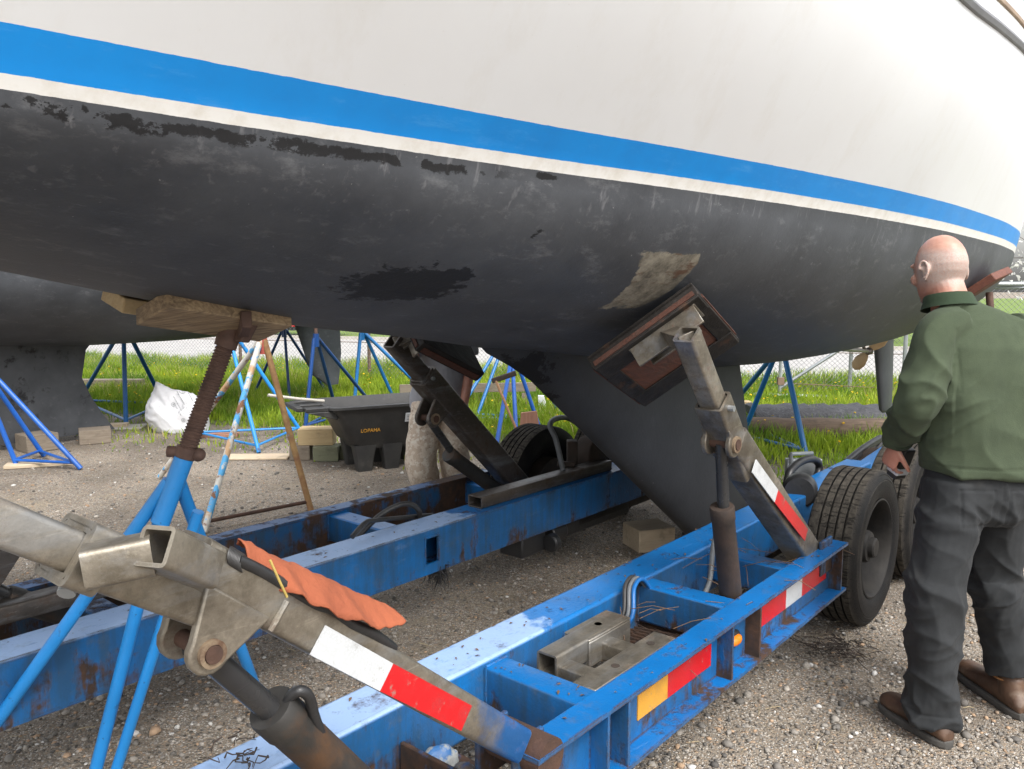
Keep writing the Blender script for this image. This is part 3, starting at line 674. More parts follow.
m = MB(); m.rtube(L(2.93,2.708,.549), L(4.08,2.700,.549), .095, .06, .007); m.build('loose_tube', MT['darksteel'], TR)
m = MB(); m.rtube(L(.55,2.95,.55), L(1.25,2.93,.55), .09, .06, .007); m.build('loose_tube', MT['darksteel'], TR)

def arm(q, base, ltop, ubase, joint, top, pin, brl, bot, cq, corners, sm='armsteel', w=.11, h=.112, side=-1, pr=.046):
    P = lambda a, qq=q: L(a[0], qq, a[1])
    d = (P(ltop)-P(base)).normalized(); up = frame_of(d)[1]; sd = (L(0,1,0)-L(0,0,0)); du_ = (P(top)-P(ubase)).normalized()
    m = MB(); m.rtube(P(base), P(ltop), w, h, .011, rc=.012)
    A = m.build('lift_arm', MT[sm], TR)
    m = MB(); m.rtube(P(ubase), P(joint), w-.012 if h > .09 else w-.006, h-.020 if h > .09 else h-.004, .009, rc=.010); m.build('sleeve', MT[sm], A)
    m = MB(); m.rtube(P(joint)-du_*.12, P(top), w-.040 if h > .09 else w-.026, h-.040 if h > .09 else h-.022, .008, rc=.01); m.build('slide_tube', MT[sm], A)
    m = MB(); m.tube([P(joint)-du_*.03-sd*(w/2-.012), P(joint)-du_*.03-sd*(w/2+.014)], .010, 10); m.build('bolt', MT['galv'], A)
    # clevis plates under the arm
    pv = P(pin); foot = P(base)+d*((pv-P(base)).dot(d)); dn = (pv-foot).normalized(); 
    for s in (-1, 1):
        m = MB(); off = sd*(s*.043-.009)
        poly = [foot-d*.07+dn*.02, foot+d*.07+dn*.02]
        rr = pr
        for k in range(9):
            a = pi*k/8; poly.append(pv + d*rr*cos(a) + dn*rr*sin(a))
        m.prism([x+off for x in poly], sd*.018); m.build('clevis_plate', MT[sm], A, bevel=.004)
    m = MB(); m.tube([pv-sd*.064, pv+sd*.064], pr*.40, 18); m.build('pivot_pin', MT['rust'], A)
    for s in (-1, 1):
        m = MB(); m.pipe(pv+sd*s*.052, pv+sd*s*.061, pr*.62, pr*.2, 24); m.build('pin_collar', MT['pinring'], A)
    b0 = P(brl, cq); b1 = P(bot, cq); dd = (b1-b0).normalized()
    m = MB(); m.tube([pv-dd*.0+ (b0-pv)*.0, b0+dd*.1], .021, 18); m.build('cylinder_rod', MT['rod'], A, smooth=50)
    m = MB(); m.lathe([(0,-.0),(.024,0),(.040,.0),(.043,.006),(.043,.05),(.040,.055),(.040,(b1-b0).length),(0,(b1-b0).length)], b0, dd, 28)
    m.build('cylinder_barrel', MT['rustybarrel' if q > 1.2 and side == -1 else 'barrel'], A, smooth=40)
    if corners:
        Ac, B, C, D = [L(*c) for c in corners]; c = (Ac+B+C+D)/4; e1 = (B-Ac).normalized(); e2 = (D-Ac); e2 = (e2-e1*e2.dot(e1)).normalized(); nn = e1.cross(e2)
        if nn.z < 0: nn = -nn
        a = ((B-Ac).length+(C-D).length)/2; b = ((D-Ac).length+(C-B).length)/2
        m = MB(); X3 = (e1, e2, nn)
        m.box(c-nn*.012, (a,b,.02), X3)
        for s in (-1,1):
            m.box(c+e2*s*(b/2-.012)-nn*.034, (a,.024,.05), X3); m.box(c+e1*s*(a/2-.012)-nn*.034, (.024,b-.05,.05), X3)
            m.box(c+e2*s*(b/2-.05)-nn*.062, (a*.98,.10,.008), X3); m.box(c+e1*s*(a/2-.03)-nn*.061, (.06,b-.2,.007), X3)
        pad = m.build('pad', MT['padrubber'], A, bevel=.008)
        m = MB(); m.box(c-e2*(b/2+.002)-nn*.046, (a*.94,.006,.018), X3); m.box(c-e1*(a/2+.002)-nn*.040, (.006,b*.9,.030), X3); m.box(c+e1*(a/2+.002)-nn*.046, (.006,b*.8,.016), X3); m.build('board_edge', MT['edgewood'], pad)
        m = MB(); m.box(c-nn*.042, (a-.05,b-.05,.03), X3); m.build('pad_board', MT['padboard'], pad, bevel=.004)
        m = MB(); pt = P(top); hc = pt+nn*0; lift = (c-pt).dot(nn)
        cc = pt + nn*(lift-.063); cc = cc*.40 + (c-nn*.063)*.60
        m.box(cc, (.27,.10,.010), X3); m.box(cc-e2*.045-nn*.04, (.26,.010,.08), X3); m.box(cc+e2*.03-nn*.03, (.2,.010,.06), X3)
        for k in (-.1,0,.1): m.lathe([(0,-.02),(.008,-.02),(.008,.006),(0,.006)], cc+e1*k-e2*.01-nn*.012, -nn, 6)
        m.beam(pt-du_*.03, cc-nn*.01, w-.055, .05, nn); m.beam(pt+sd*(w/2-.026)-du_*.06, cc-nn*.02, .012, .05, nn); m.beam(pt-sd*(w/2-.026)-du_*.06, cc-nn*.02, .012, .05, nn)
        m.build('pad_bracket', MT['steel'], pad, bevel=.002)
    return A, d, up, sd
CA = [(2.36,1.65,1.36),(2.50,1.33,1.62),(2.89,1.35,1.46),(2.75,1.67,1.19)]
A1, d1, up1, sd1 = arm(1.22, (3.42,.45), (2.60,1.085), (2.70,.96), (2.475,1.235), (2.285,1.462), (2.548,1.083), (2.60,.85), (2.74,.34), 1.235, CA)
def arm_tape(A, q, pa, pb, mat, wd=.062, lift=0):
    a = AQ(*pa, q); b = AQ(*pb, q); m = MB(); m.beam(a, b, .004, wd, (0,0,1)); return m.build('reflective_tape', MT[mat], A)
arm_tape(A1, 1.152, (754,466), (776,496), 'tapewhite', .05); arm_tape(A1, 1.152, (776,496), (806,535), 'tapered', .05)
# far arm on the other side
CB = [(t+.26, 4.38-q, z-.005) for t, q, z in CA]
A3, d3, up3, sd3 = arm(3.0, (3.68,.40), (2.86,1.165), (3.1,.94), (2.85,1.175), (2.66,1.35), (2.895,.945), (3.04,.735), (3.55,.385), 3.0, CB, 'darksteel', .115, .12, 1)
arm(3.0, (1.70,.40), (.98,.78), (1.2,.66), (.9,.82), (.55,1.00), (.86,.65), (.93,.575), (1.32,.33), 3.0, None, 'darksteel', .10, .11, 1)
# near arm, closest to the camera
Bn = (1.40,.537); Jn = (.615,1.188)
_j = AQ(65,548,1.18); _u = AQ(228,611,1.18); _c = lambda v: (v.x*TX+v.y*TY, v.z); UJ2, UB2 = _c(_j), _c(_u); UT2 = (UJ2[0]+(UJ2[0]-UB2[0])*2.3, UJ2[1]+(UJ2[1]-UB2[1])*2.3)
A2, d2, up2, sd2 = arm(1.18, Bn, Jn, UB2, UJ2, UT2, (.622,1.045), (.755,.885), (1.13,.40), 1.18, [(t-2.62, q-.05, z+.40) for t, q, z in CA], w=.09, h=.080, pr=.036)
P2 = lambda u, off=0.0, q=1.18: L(Bn[0], q, Bn[1]) + d2*u + up2*off
LN = (L(Jn[0],0,Jn[1])-L(Bn[0],0,Bn[1])).length
m = MB(); a_ = L(UJ2[0],1.18,UJ2[1]); b_ = a_+(L(UB2[0],1.18,UB2[1])-a_)*.16; m.rtube(a_, b_, .104, .092, .010, rc=.012); m.build('arm_collar', MT['steel'], A2)
q1 = 1.055
sa = L(.455,1.075,1.225); sb = L(.585,1.055,1.20)
m = MB(); m.rtube(AQ(84,567,1.115), AQ(153,553,1.075), .050, .054, .006, rc=.008); m.build('stub_tube', MT['steel'], A2)
m = MB(); m.rtube(AQ(154,546,1.05), AQ(206,569,1.10), .052, .056, .006, rc=.008); m.build('stub_tube', MT['steel'], A2)
m = MB(); m.tube([AQ(270,631,1.133), AQ(276,621,1.133), AQ(281,612,1.133), AQ(287,601,1.133)], [.005,.0065,.0055,.006], 8); m.build('weld_bead', MT['steel'], A2)
m = MB(); m.tube([AQ(70,583,1.16), AQ(66,594,1.15)], .012, 12); m.build('bolt', MT['galv'], A2)
qf = 1.18-.045-.003
arm_tape(A2, qf, (318,640), (386,677), 'tapewhite', .054); arm_tape(A2, qf, (386,677), (466,718), 'tapered', .054)
# paint left at the pivot end and the hinge lug
m = MB(); m.tube([L(1.45,1.10,.50), L(1.45,1.27,.50)], .05, 18); m.build('hinge_pin', MT['rust'], A2)
m = MB()
for q in (1.165, 1.28): m.tbox(1.385,1.50,q-.008,q+.008,.40,.54)
m.build('hinge_plate', MT['bluerust'], A2, bevel=.006)
m = MB(); m.tbox(1.36,1.55,1.19,1.50,.30,.318); m.tbox(1.36,1.374,1.19,1.53,.318,.42); m.build('end_plate', MT['bluerust'], TR, bevel=.004)
m = MB()
for q in (1.155, 1.285): m.tbox(3.37,3.50,q-.008,q+.008,.40,.55)
m.build('hinge_plate', MT['bluerust'], A1, bevel=.006)
# collar of the near cylinder's hose, hoses
def hose(pts, r, mat='hose', par=TR, name='hose', n=8):
    # smooth through points
    P = [Vector(p) for p in pts]; out = []
    for i in range(len(P)-1):
        p0 = P[max(i-1,0)]; p1 = P[i]; p2 = P[i+1]; p3 = P[min(i+2,len(P)-1)]
        for k in range(8):
            u = k/8; out.append(.5*((2*p1)+(-p0+p2)*u+(2*p0-5*p1+4*p2-p3)*u*u+(-p0+3*p1-3*p2+p3)*u**3))
    out.append(P[-1]); m = MB(); m.tube(out, r, n); return m.build(name, MT[mat], par, smooth=60)
q = 1.16
hose([AQ(288,701,q), AQ(293,694,q-.01), AQ(301,691,q-.02), AQ(309,697,q-.02), AQ(314,715,q-.01), AQ(323,742,q), AQ(330,775,q)], .010, 'rubber', A2)
hose([AQ(237,560,1.14), AQ(262,572,1.14), AQ(290,589,1.14), AQ(315,604,1.14), AQ(332,610,1.14), AQ(352,624,1.14), AQ(372,633,1.14), AQ(393,648,1.15)], .0105, 'rubber', A2)
for i in range(10):
    a = AQ(231+i*1.3, 556+i*.8, 1.14); 
    m = MB(); ring = [a+Vector((.0,cos(k),sin(k)))*.0135 for k in [2*pi*j/12 for j in range(13)]]; m.tube(ring, .002, 5, False)
    if i in (0,9) or 1: m.build('spring_coil', MT['hose'], A2)
hose([AQ(270,560,1.12), AQ(279,580,1.115), AQ(287,597,1.115)], .0022, 'yellowtie', A2, 'yellow_tie')
hose([AQ(432,560-45,2.9)+Vector((0,0,0)), AQ(378,520,2.78), AQ(365,523,2.75), AQ(352,537,2.72)], .011)
hose([L(2.26,2.88,.43), L(2.42,2.84,.56), L(2.55,2.80,.60), L(2.66,2.82,.53), L(2.72,2.95,.42)], .013)
for dq, mt in ((0,'greyhose'),(.018,'hose'),(-.018,'standmid')):
    hose([L(2.62,1.50+dq,.42), L(2.52,1.51+dq,.545), L(2.42,1.49+dq,.55), L(2.36,1.46+dq,.47), L(2.33,1.50+dq,.40)], .008, mt)
hose([L(2.72,1.52,.34), L(2.80,1.45,.36), L(2.93,1.44,.42), L(3.05,1.48,.55), L(3.14,1.5,.6)], .011, 'greyhose')
hose([L(2.72,1.48,.34), L(2.84,1.39,.36), L(2.98,1.39,.42), L(3.08,1.45,.5)], .009, 'hose')
hose([AQ(563,470,2.72), AQ(556,440,2.76), AQ(550,425,2.8), AQ(558,418,2.85), AQ(572,420,2.9), AQ(588,436,2.95), AQ(592,455,2.98)], .016, 'greyhose')
m = MB(); m.lathe([(0,0),(.10,0),(.11,.02),(.11,.12),(0,.13)], AQ(583,452,2.86), L(0,-1,0)-L(0,0,0), 24); m.box(AQ(572,452,2.78), (.06,.08,.14)); m.box(AQ(566,464,2.76), (.10,.03,.03)); m.build('brake_chamber', MT['drum'], TR, bevel=.006)
# pump, hoses and fittings beyond the near wheel
cpos = AQ(802,472,1.62)
m = MB(); m.lathe([(0,-.09),(.075,-.09),(.09,-.06),(.09,.06),(.075,.09),(0,.09)], AQ(800,490,1.60), (-.4,-1,.1), 28); m.build('brake_chamber', MT['rubber'], TR, smooth=30)
q = 1.75
hose([AQ(786,490,q), AQ(790,472,q), AQ(800,462,q), AQ(812,459,q), AQ(819,465,q), AQ(816,478,q), AQ(808,486,q)], .024, 'rubber')
m = MB(); c0 = AQ(803,462,1.9)
m.box(AQ(803,474,1.86), (.22,.05,.20)); m.build('valve_box', MT['galv'], TR, bevel=.006)
m = MB(); m.tube([AQ(791,466,1.88), AQ(791,454,1.88), AQ(812,453,1.88), AQ(812,464,1.88)], .012, 8); m.build('guard', MT['galv'], TR)
m = MB(); m.beam(AQ(815,505,1.70), AQ(905,442,1.70), .16, .05); m.build('draw_beam', MT['blue'], TR, bevel=.008)
q = 1.9
for s in (0, 1):
    hose([AQ(846,462+s*3,q), AQ(862,449+s*3,q), AQ(876,440+s*2,q), AQ(881,438+s*2,q), AQ(878,447+s,q), AQ(868,458,q)], .024, 'rubber')
m = MB(); m.lathe([(0,0),(.09,0),(.11,.03),(.11,.13),(0,.14)], AQ(872,462,1.85), (-.3,-1,.2), 20); m.build('brake_chamber', MT['drum'], TR)
m = MB(); m.tbox(4.45,4.6,1.40,1.62,.33,.50); m.build('valve_box', MT['rubber'], TR, bevel=.008)
# debris hanging from the beams
def weedclump(c, name, par, n=26, r=.10, mat='drum', vz=1.0, sc=.3):
    m = MB()
    for i in range(n):
        a = random.uniform(0,2*pi); p = Vector(c)+Vector((random.gauss(0,1)*r*sc, random.gauss(0,1)*r*sc, random.uniform(0,.1)*r)); pts = [p]
        for k in range(3):
            p = p+Vector((cos(a)*random.uniform(.1,.9)*r*.35, sin(a)*random.uniform(.1,.9)*r*.35, random.uniform(-.6,.15)*r*vz)); a += random.uniform(-2,2); a += random.uniform(-1,1); pts.append(p)
        m.tube(pts, [.0026,.002,.0015,.0008], 4)
    return m.build(name, MT[mat], par)
weedclump(L(2.62,2.66,.315), 'hanging_weed', TR, 170, .085, 'rubber', 1.0, .22)
m = MB()
for i in range(150):
    k = random.random(); t = random.uniform(.7,3.4)
    q, z = (random.uniform(1.55,1.69), ZT+.003) if k < .45 else (random.uniform(2.63,2.77), ZT+.003) if k < .75 else (random.uniform(1.105,1.18), ZT+.003)
    if k > .93: t, q, z = random.uniform(1.71,1.79), random.uniform(1.2,1.52), .503
    r = random.uniform(.003,.011); a = random.uniform(0,6.28); c = L(t,q,z); u = Vector((cos(a),sin(a),random.uniform(-.2,.3))); v = Vector((-sin(a),cos(a),random.uniform(-.2,.3)))
    m.add([c-u*r, c+v*r*.45+Vector((0,0,.002)), c+u*r, c-v*r*.45+Vector((0,0,.003))], [(0,1,2,3)])
for i in range(34):
    t = random.uniform(2.2,3.45); q = random.uniform(1.12,1.5); z = ZT+.004 if q < 1.18 else random.uniform(.47,.52); l_ = random.uniform(.05,.2); a = random.uniform(0,6.28); p = L(t,q,z); e = p+Vector((cos(a)*l_,sin(a)*l_,random.uniform(-.5,.15)*l_)); m.tube([p,(p+e)/2+Vector((0,0,.02*random.random())),e], .0013, 4)
m.build('leaf_litter', simple('dead_leaf', (.16,.09,.045), (.07,.045,.03), 40, .9), TR, kind='stuff', fix=False)
# ================================================================== JACK STANDS
def stand(label, apex, feet, mat, r=.017, bars=True, pole=None, legmats=None, head=None, group='blue tripod boat stands', name='jack_stand', barmat=None, spread=.035):
    apex = Vector(apex); feet = [Vector(f) for f in feet]; c = sum(feet, Vector())/3
    root = thing(name, label, 'boat stand', (c.x, c.y, 0), 0, group)
    for i, f in enumerate(feet):
        o = (f-apex); o.z = 0; o = o.normalized()*spread
        m = MB(); m.tube([apex+o, f+Vector((0,0,.012))], r, 12); m.build('leg', MT[(legmats or [mat]*3)[i]], root)
    if bars:
        for i in range(3 if bars is True else bars):
            a, b = feet[i], feet[(i+1)%3]; up = Vector((0,0,.06))
            m = MB(); m.tube([a+(apex-a)*.06, b+(apex-b)*.06], r*.62, 8); m.build('base_bar', MT[barmat or mat], root)
    m = MB(); m.pipe(apex-Vector((0,0,.10)), apex+Vector((0,0,.05)), .036 if r > .012 else .028, .008, 16); m.build('collar', MT[head or mat], root)
    if pole:
        p = Vector(pole); m = MB(); m.tube([apex, p], .021, 12); m.build('screw_pole', MT['brownscrew'], root)
        m = MB(); m.box(p+Vector((0,0,.02)), (.26,.22,.04)); m.build('pad_board', MT['woodpad'], root, bevel=.004)
    return root
# --- the tall one in front, built with its screw and timber pad
PT = AQ(232, 328, 2.17); JB = AQ(184, 458, 2.24)
S1 = thing('jack_stand', 'light blue tripod stand in front, its brown screw holding a timber pad', 'boat stand', (JB.x, JB.y+.1, 0), 0, 'blue tripod boat stands')
F1 = [G(-82,832), G(86,808), G(266,716)]
dS = (PT-JB).normalized()
for f, s in zip(F1, (.030,.026,.030)):
    m = MB(); o = f-JB; o.z = 0; o = o.normalized()*.018
    m.tube([JB+o-dS*.07, f], .0192, 16); m.build('leg', MT['standlight'], S1)
m = MB(); o = F1[1]-JB; m.tube([JB+Vector((.035,.0,-.16)), F1[1]+Vector((.05,.02,0))], .017, 14); m.build('leg_brace', MT['standlight'], S1)
m = MB(); m.pipe(JB-dS*.20, JB+dS*.004, .0275, .006, 20); m.build('collar', MT['standlight'], S1)
m = MB(); n_ = 84; pts = []; rr = []
ln = (PT-JB).length
for i in range(n_*2):
    pts.append(JB + dS*(ln*.98*i/(n_*2-1))); rr.append(.0268 if i % 4 in (1,2) else .0235)
m.tube(pts, rr, 20); m.build('screw_pole', MT['brownscrew'], S1, smooth=30)
hx = (L(1,0,0)-L(0,0,0)); sdv = Vector((1,.15,-.08)).normalized()
m = MB(); m.pipe(JB-sdv*.052+dS*.018, JB+sdv*.0+dS*.018, .0165, .003, 20); m.ball(JB+sdv*.035+dS*.012, (.022,.022,.020)); m.lathe([(.024,-.012),(.031,-.008),(.031,.022),(.024,.026)], JB+dS*.01, dS, 24, True)
m.build('nut_handle', MT['brownscrew'], S1, smooth=40)
# pad: follows the hull bottom (falls towards the stern)
pn = Vector(L(.19,.0,1)-L(0,0,0)).normalized(); pe = (L(1,0,-.19)-L(0,0,0)).normalized(); pw = pn.cross(pe).normalized()
pa, pb = AQ(151,308,2.14), AQ(275,327,2.14); pe = (pb-pa).normalized(); pw = Vector((-pe.y, pe.x, 0)).normalized(); pn = pe.cross(pw).normalized()
tilt = radians(-18); pw2 = pw*cos(tilt)+pn*sin(tilt); pn2 = -pw*sin(tilt)+pn*cos(tilt)
pc = (pa+pb)/2
m = MB(); m.box(pc, ((pb-pa).length, .17, .047), (pe, pw2, pn2)); padb = m.build('pad_board', MT['woodpad'], S1, bevel=.004)
pc2 = AQ(170,304,2.42); m = MB(); m.box(pc2+pe*.035+Vector((0,0,-.012)), (.42,.15,.045), (pe, pw*cos(.25)+pn*sin(.25), pn*cos(.25)-pw*sin(.25))); m.build('pad_board', MT['woodnew'], S1, bevel=.004)
m = MB(); b0 = PT-dS*.02; m.prism([b0-pw*.07-dS*.02, b0+pw*.07-dS*.02, b0+pw*.09+dS*.07, b0-pw*.09+dS*.07], pe*.03); m.build('pad_bracket', MT['brownscrew'], S1, bevel=.004)
m = MB(); m.pipe(PT-dS*.06, PT+dS*.03, .032, .006, 20); m.build('collar', MT['brownscrew'], S1)
m = MB(); m.beam(PT-dS*.01+pe*.02-pw*.03, AQ(240,318,2.03)+pe*.02, .05, .03, pe); m.build('pad_bracket', MT['brownscrew'], S1, bevel=.004)
# --- mottled rusty stand
a2 = AY(262, 340, 5.9)
S2 = stand('flaking rusty white and blue tripod stand beside the tall screw, with a red tip', a2, [G(204,534), G(311,512), G(160,478)], 'mottled', .022, 1, None, ['mottled','mottledrust','mottled'], 'redtip', None, 'jack_stand', 'rust', .02)
m = MB(); m.tube([a2+Vector((0,0,-.05)), a2+Vector((0,0,.11))], .028, 12); m.build('screw_pole', MT['redtip'], S2)
# --- the others
stand('light blue stand with crossed legs behind the brown threaded screw', AY(226,326,8.7), [G(259,454), G(302,434), G(196,439)], 'standlight', .02, True, AY(226,300,8.7))
stand('dark blue stand seen between the far black keel and the white sack', AY(124,326,9.7), [G(126,426), G(78,404), G(166,408)], 'standmid', .026, True, AY(123,300,9.6))
stand('bright blue stand at the left edge, in front of the far black keel', AY(-36,347,7.2), [G(81,470), G(44,457), G(17,467)], 'standblue', .022, True, AY(-36,315,7.2))
stand('navy blue stand just left of the far boat rudder', AY(316,338,9.4), [G(305,431), G(337,414), G(376,410)], 'standdark', .022, True, AY(315,308,9.4))
stand('thin dark blue stand furthest back near the red car', AY(284,330,11.5), [G(252,400), G(290,405), G(330,398)], 'standdark', .02, True, AY(284,305,11.5))
stand('teal blue stand behind the black tub, one leg leaning right', AY(362,333,11.2), [G(354,408), G(395,402), G(437,404)], 'standteal', .024, True, AY(362,303,11.2))
stand('blue stand behind the broom, seen under the keel', AY(512,356,8.9), [G(494,461), G(517,450), G(542,436)], 'standblue', .022, True, AY(512,318,8.9))
stand('dark blue stand hidden behind the standing man in the grey shirt', AY(510,330,10.6), [G(476,420), G(452,424), G(566,424)], 'standteal', .022, True, AY(510,305,10.6))
stand('blue stand in the grass left of the propeller, under the stern', AY(781,348,8.2), [G(741,440), G(806,457), G(722,418)], 'standteal', .027, True, AY(783,318,8.2))
# stern stand: red wooden pad behind the bald man's head
rp = Vector((0,0,0)); q0 = L(5.9,1.12,1.69)
S9 = stand('stand with a red wooden pad pressed under the stern behind the bald man', L(5.98,.98,.95), [L(5.6,.75,0), L(6.45,.85,0), L(6.0,1.4,0)], 'standdark', .02)
m = MB(); m.tube([L(5.98,.98,.9), L(5.98,1.06,1.58)], .022, 12); m.build('screw_pole', MT['brownscrew'], S9)
m = MB(); m.box(L(6.0,1.10,1.625), (.55,.26,.05), (Vector(L(1,0,.10)-L(0,0,0)).normalized(), Vector(L(0,.8,-.6)-L(0,0,0)).normalized(), Vector(L(-.08,.6,.79)-L(0,0,0)).normalized())); m.build('pad_board', MT['redwood'], S9, bevel=.006)

# ================================================================== YARD THINGS
def blk(name, label, cat, c, size, rot, mat, group=None):
    M = Matrix.Rotation(rot, 3, 'Z'); A = (M@Vector((1,0,0)), M@Vector((0,1,0)), Vector((0,0,1)))
    m = MB(); m.box(c, size, A); o = m.build(name, MT[mat], None, bevel=.006)
    o.location = c; 
    for v in o.data.vertices: v.co = v.co-Vector(c)
    R = Matrix.Rotation(-rot, 3, 'Z')
    for v in o.data.vertices: v.co = R@v.co
    o.rotation_euler = (0,0,rot)
    return tag(o, label, cat, group)
def onG(x, y, h, back=.07):  # block whose front foot is seen at (x, y)
    g = G(x, y); return Vector((g.x, g.y+back, h/2))
WG = 'timber blocks lying on the gravel'
kb = G(647,553); blk('wood_block', 'pale timber block on the gravel below the tip of the near keel', 'wood block', Vector((kb.x+.03,kb.y+.13,.071)), (.25,.22,.14), .35, 'woodblock', WG)
zs = .14
b1 = onG(300,460,zs); b2 = onG(326,461,zs); b3 = onG(349,459,zs)
blk('wood_block', 'dark end block at the left of the small stack by the tub', 'wood block', b1, (.19,.20,zs), .05, 'woodgrey', WG)
blk('wood_block', 'greenish front block in the middle of the small stack by the tub', 'wood block', b2, (.235,.20,zs), .03, 'woodgreen', WG)
blk('wood_block', 'greenish block at the right of the small stack, nearest the tub', 'wood block', b3, (.20,.18,zs), .02, 'woodgreen', WG)
tb = Vector((b1.x*.42+b2.x*.58, b1.y+.02, zs+.078)); blk('wood_block', 'yellowish timber block on top of the small stack, scribbled on one face', 'wood block', tb, (.33,.20,.155), .04, 'woodnew', WG)
g = G(359,447); blk('wood_block', 'reddish plank lying across the back of the small stack', 'plank', Vector((g.x,g.y+.1,.16)), (.45,.12,.04), .1, 'redboard')
k2 = G(34,453); blk('wood_block', 'squared timber block under the left end of the far black keel', 'wood block', Vector((k2.x-.05,k2.y+.15,.088)), (.30,.28,.17), .9, 'woodgrey', WG)
k3 = G(88,445); blk('wood_block', 'brown timber block under the right end of the far black keel', 'wood block', Vector((k3.x,k3.y+.15,.075)), (.30,.26,.145), .5, 'woodgrey', WG)
g = G(118,443); blk('timber', 'flat plank showing behind the right keel block of the far boat', 'plank', Vector((-4.7,9.35,.03)), (.5,.14,.05), .25, 'woodblock')
g = G(40,466); blk('timber', 'pale board on the gravel under the left edge stand', 'plank', Vector((g.x,g.y,.02)), (.55,.16,.035), .35, 'woodblock')
g = G(205,436); blk('timber', 'thin board lying beside the white sack', 'plank', Vector((g.x+.1,g.y-.05,.02)), (.55,.14,.035), .1, 'redboard')
g = G(258,458); blk('slab', 'pale foot board under the front leg of the light blue stand', 'board', Vector((g.x,g.y,.012)), (.6,.22,.02), .05, 'woodblock')
g = G(126,428); blk('slab', 'pale foot slab under the dark blue stand near the sack', 'board', Vector((g.x,g.y,.012)), (.4,.3,.022), .2, 'concrete')
# white sack
bc = G(180, 432); bw, bh = .62, .60
BY = 9.2; cx = AY(176,410,BY).x
mbag = MB(); rings = []
OUT0 = [(157,383),(162,386),(168,388.5),(176,391),(184,391.5),(192,394),(199,399),(204,406),(206.5,415),(206.5,425),(205,434),(199,438),(190,439.5),(180,439),(170,437),(161,432),(153,425),(148,417),(148,408),(151,399),(154,391)]
OC = (179,418); OUT = [(178+(x-178)*1.05, 436+(y-436)*1.06+1.5) for x, y in OUT0]
for j in range(13):
    th = -pi/2+pi*j/12; k = cos(th); k = max(k,.02)**.8
    rings.append([AY(OC[0]+(px-OC[0])*k, OC[1]+(py-OC[1])*(k if py < OC[1] else max(k,.55)), BY)+Vector((0, .24*sin(th)*(1 if py > 395 else .45), 0)) for px, py in OUT])
mbag.loft(rings)
sack = thing('sack', 'white woven plastic sack with faint dark printing slumped on the grass edge', 'sack', (cx, BY, 0))
bagm = mbag.build('bag', MT['bag'], sack, remesh=.009, relax=9)
tx = bpy.data.textures.new('bagfolds', 'CLOUDS'); tx.noise_scale = .16
dm = bagm.modifiers.new('d', 'DISPLACE'); dm.texture = tx; dm.strength = .035; dm.texture_coords = 'LOCAL'
tx2 = bpy.data.textures.new('bagcreases', 'WOOD'); tx2.wood_type = 'BANDNOISE'; tx2.noise_scale = .12; tx2.turbulence = 9
dm = bagm.modifiers.new('d2', 'DISPLACE'); dm.texture = tx2; dm.strength = .009; dm.texture_coords = 'LOCAL'
dg = bpy.context.evaluated_depsgraph_get(); dg.update()
ev = bagm.evaluated_get(dg); em = ev.to_mesh(); Mw = ROOT[sack]
bv = BVHTree.FromPolygons([Mw@v.co for v in em.vertices], [tuple(p.vertices) for p in em.polygons]); ev.to_mesh_clear()
pm = MB(); o0 = Vector((0,0,CAMZ)); du = Vector((.62,.79))
def printmark(x, y, w, h, ang):
    cs = []
    for sx, sy in ((-1,-1),(1,-1),(1,1),(-1,1)):
        px = x+cos(ang)*sx*w/2-sin(ang)*sy*h/2; py = y+sin(ang)*sx*w/2+cos(ang)*sy*h/2
        hit = bv.ray_cast(o0, ray(px, py).normalized()); 
        if hit[0] is None: return
        cs.append(hit[0]+hit[1]*.004)
    pm.add(cs, [(0,1,2,3)])
an = atan2(.86,.5)
for row, (x0, y0, nn) in enumerate(((182,384,3),(177,391.5,12),(173.5,396.5,9),(174,403,8),(186,389,7))):
    x, y = x0, y0
    for k in range(nn):
        w = random.uniform(1.0,2.4); x += cos(an)*w*.5; y += sin(an)*w*.5
        if random.random() < .92: printmark(x, y, w, random.uniform(.7,1.15), an)
        x += cos(an)*(w*.5+.5); y += sin(an)*(w*.5+.5)
for x, y, r in ((173.5,404.5,1.9),(183.3,420,1.7)):
    for k in range(9): a = 2*pi*k/9; printmark(x+r*cos(a), y+r*sin(a), 1.1, .7, a+pi/2)
    printmark(x, y, 1.3, 1.3, .5)
for k in range(7): a = pi*.1+pi*k/8; printmark(182.5+3.2*cos(a), 391+2.6*sin(a), 1.2, .6, a+pi/2)
pm.build('printing', MT['greyink'], sack, smooth=0, fix=False)

# black poly tub cart
tubY = 7.0; tl = AY(314,413,6.85); 
tub = thing('tub_cart', 'black plastic tilt tub on moulded feet with gold lettering, beside the stacked blocks', 'tub cart', (AY(360,470,6.95).x, 6.95, 0))
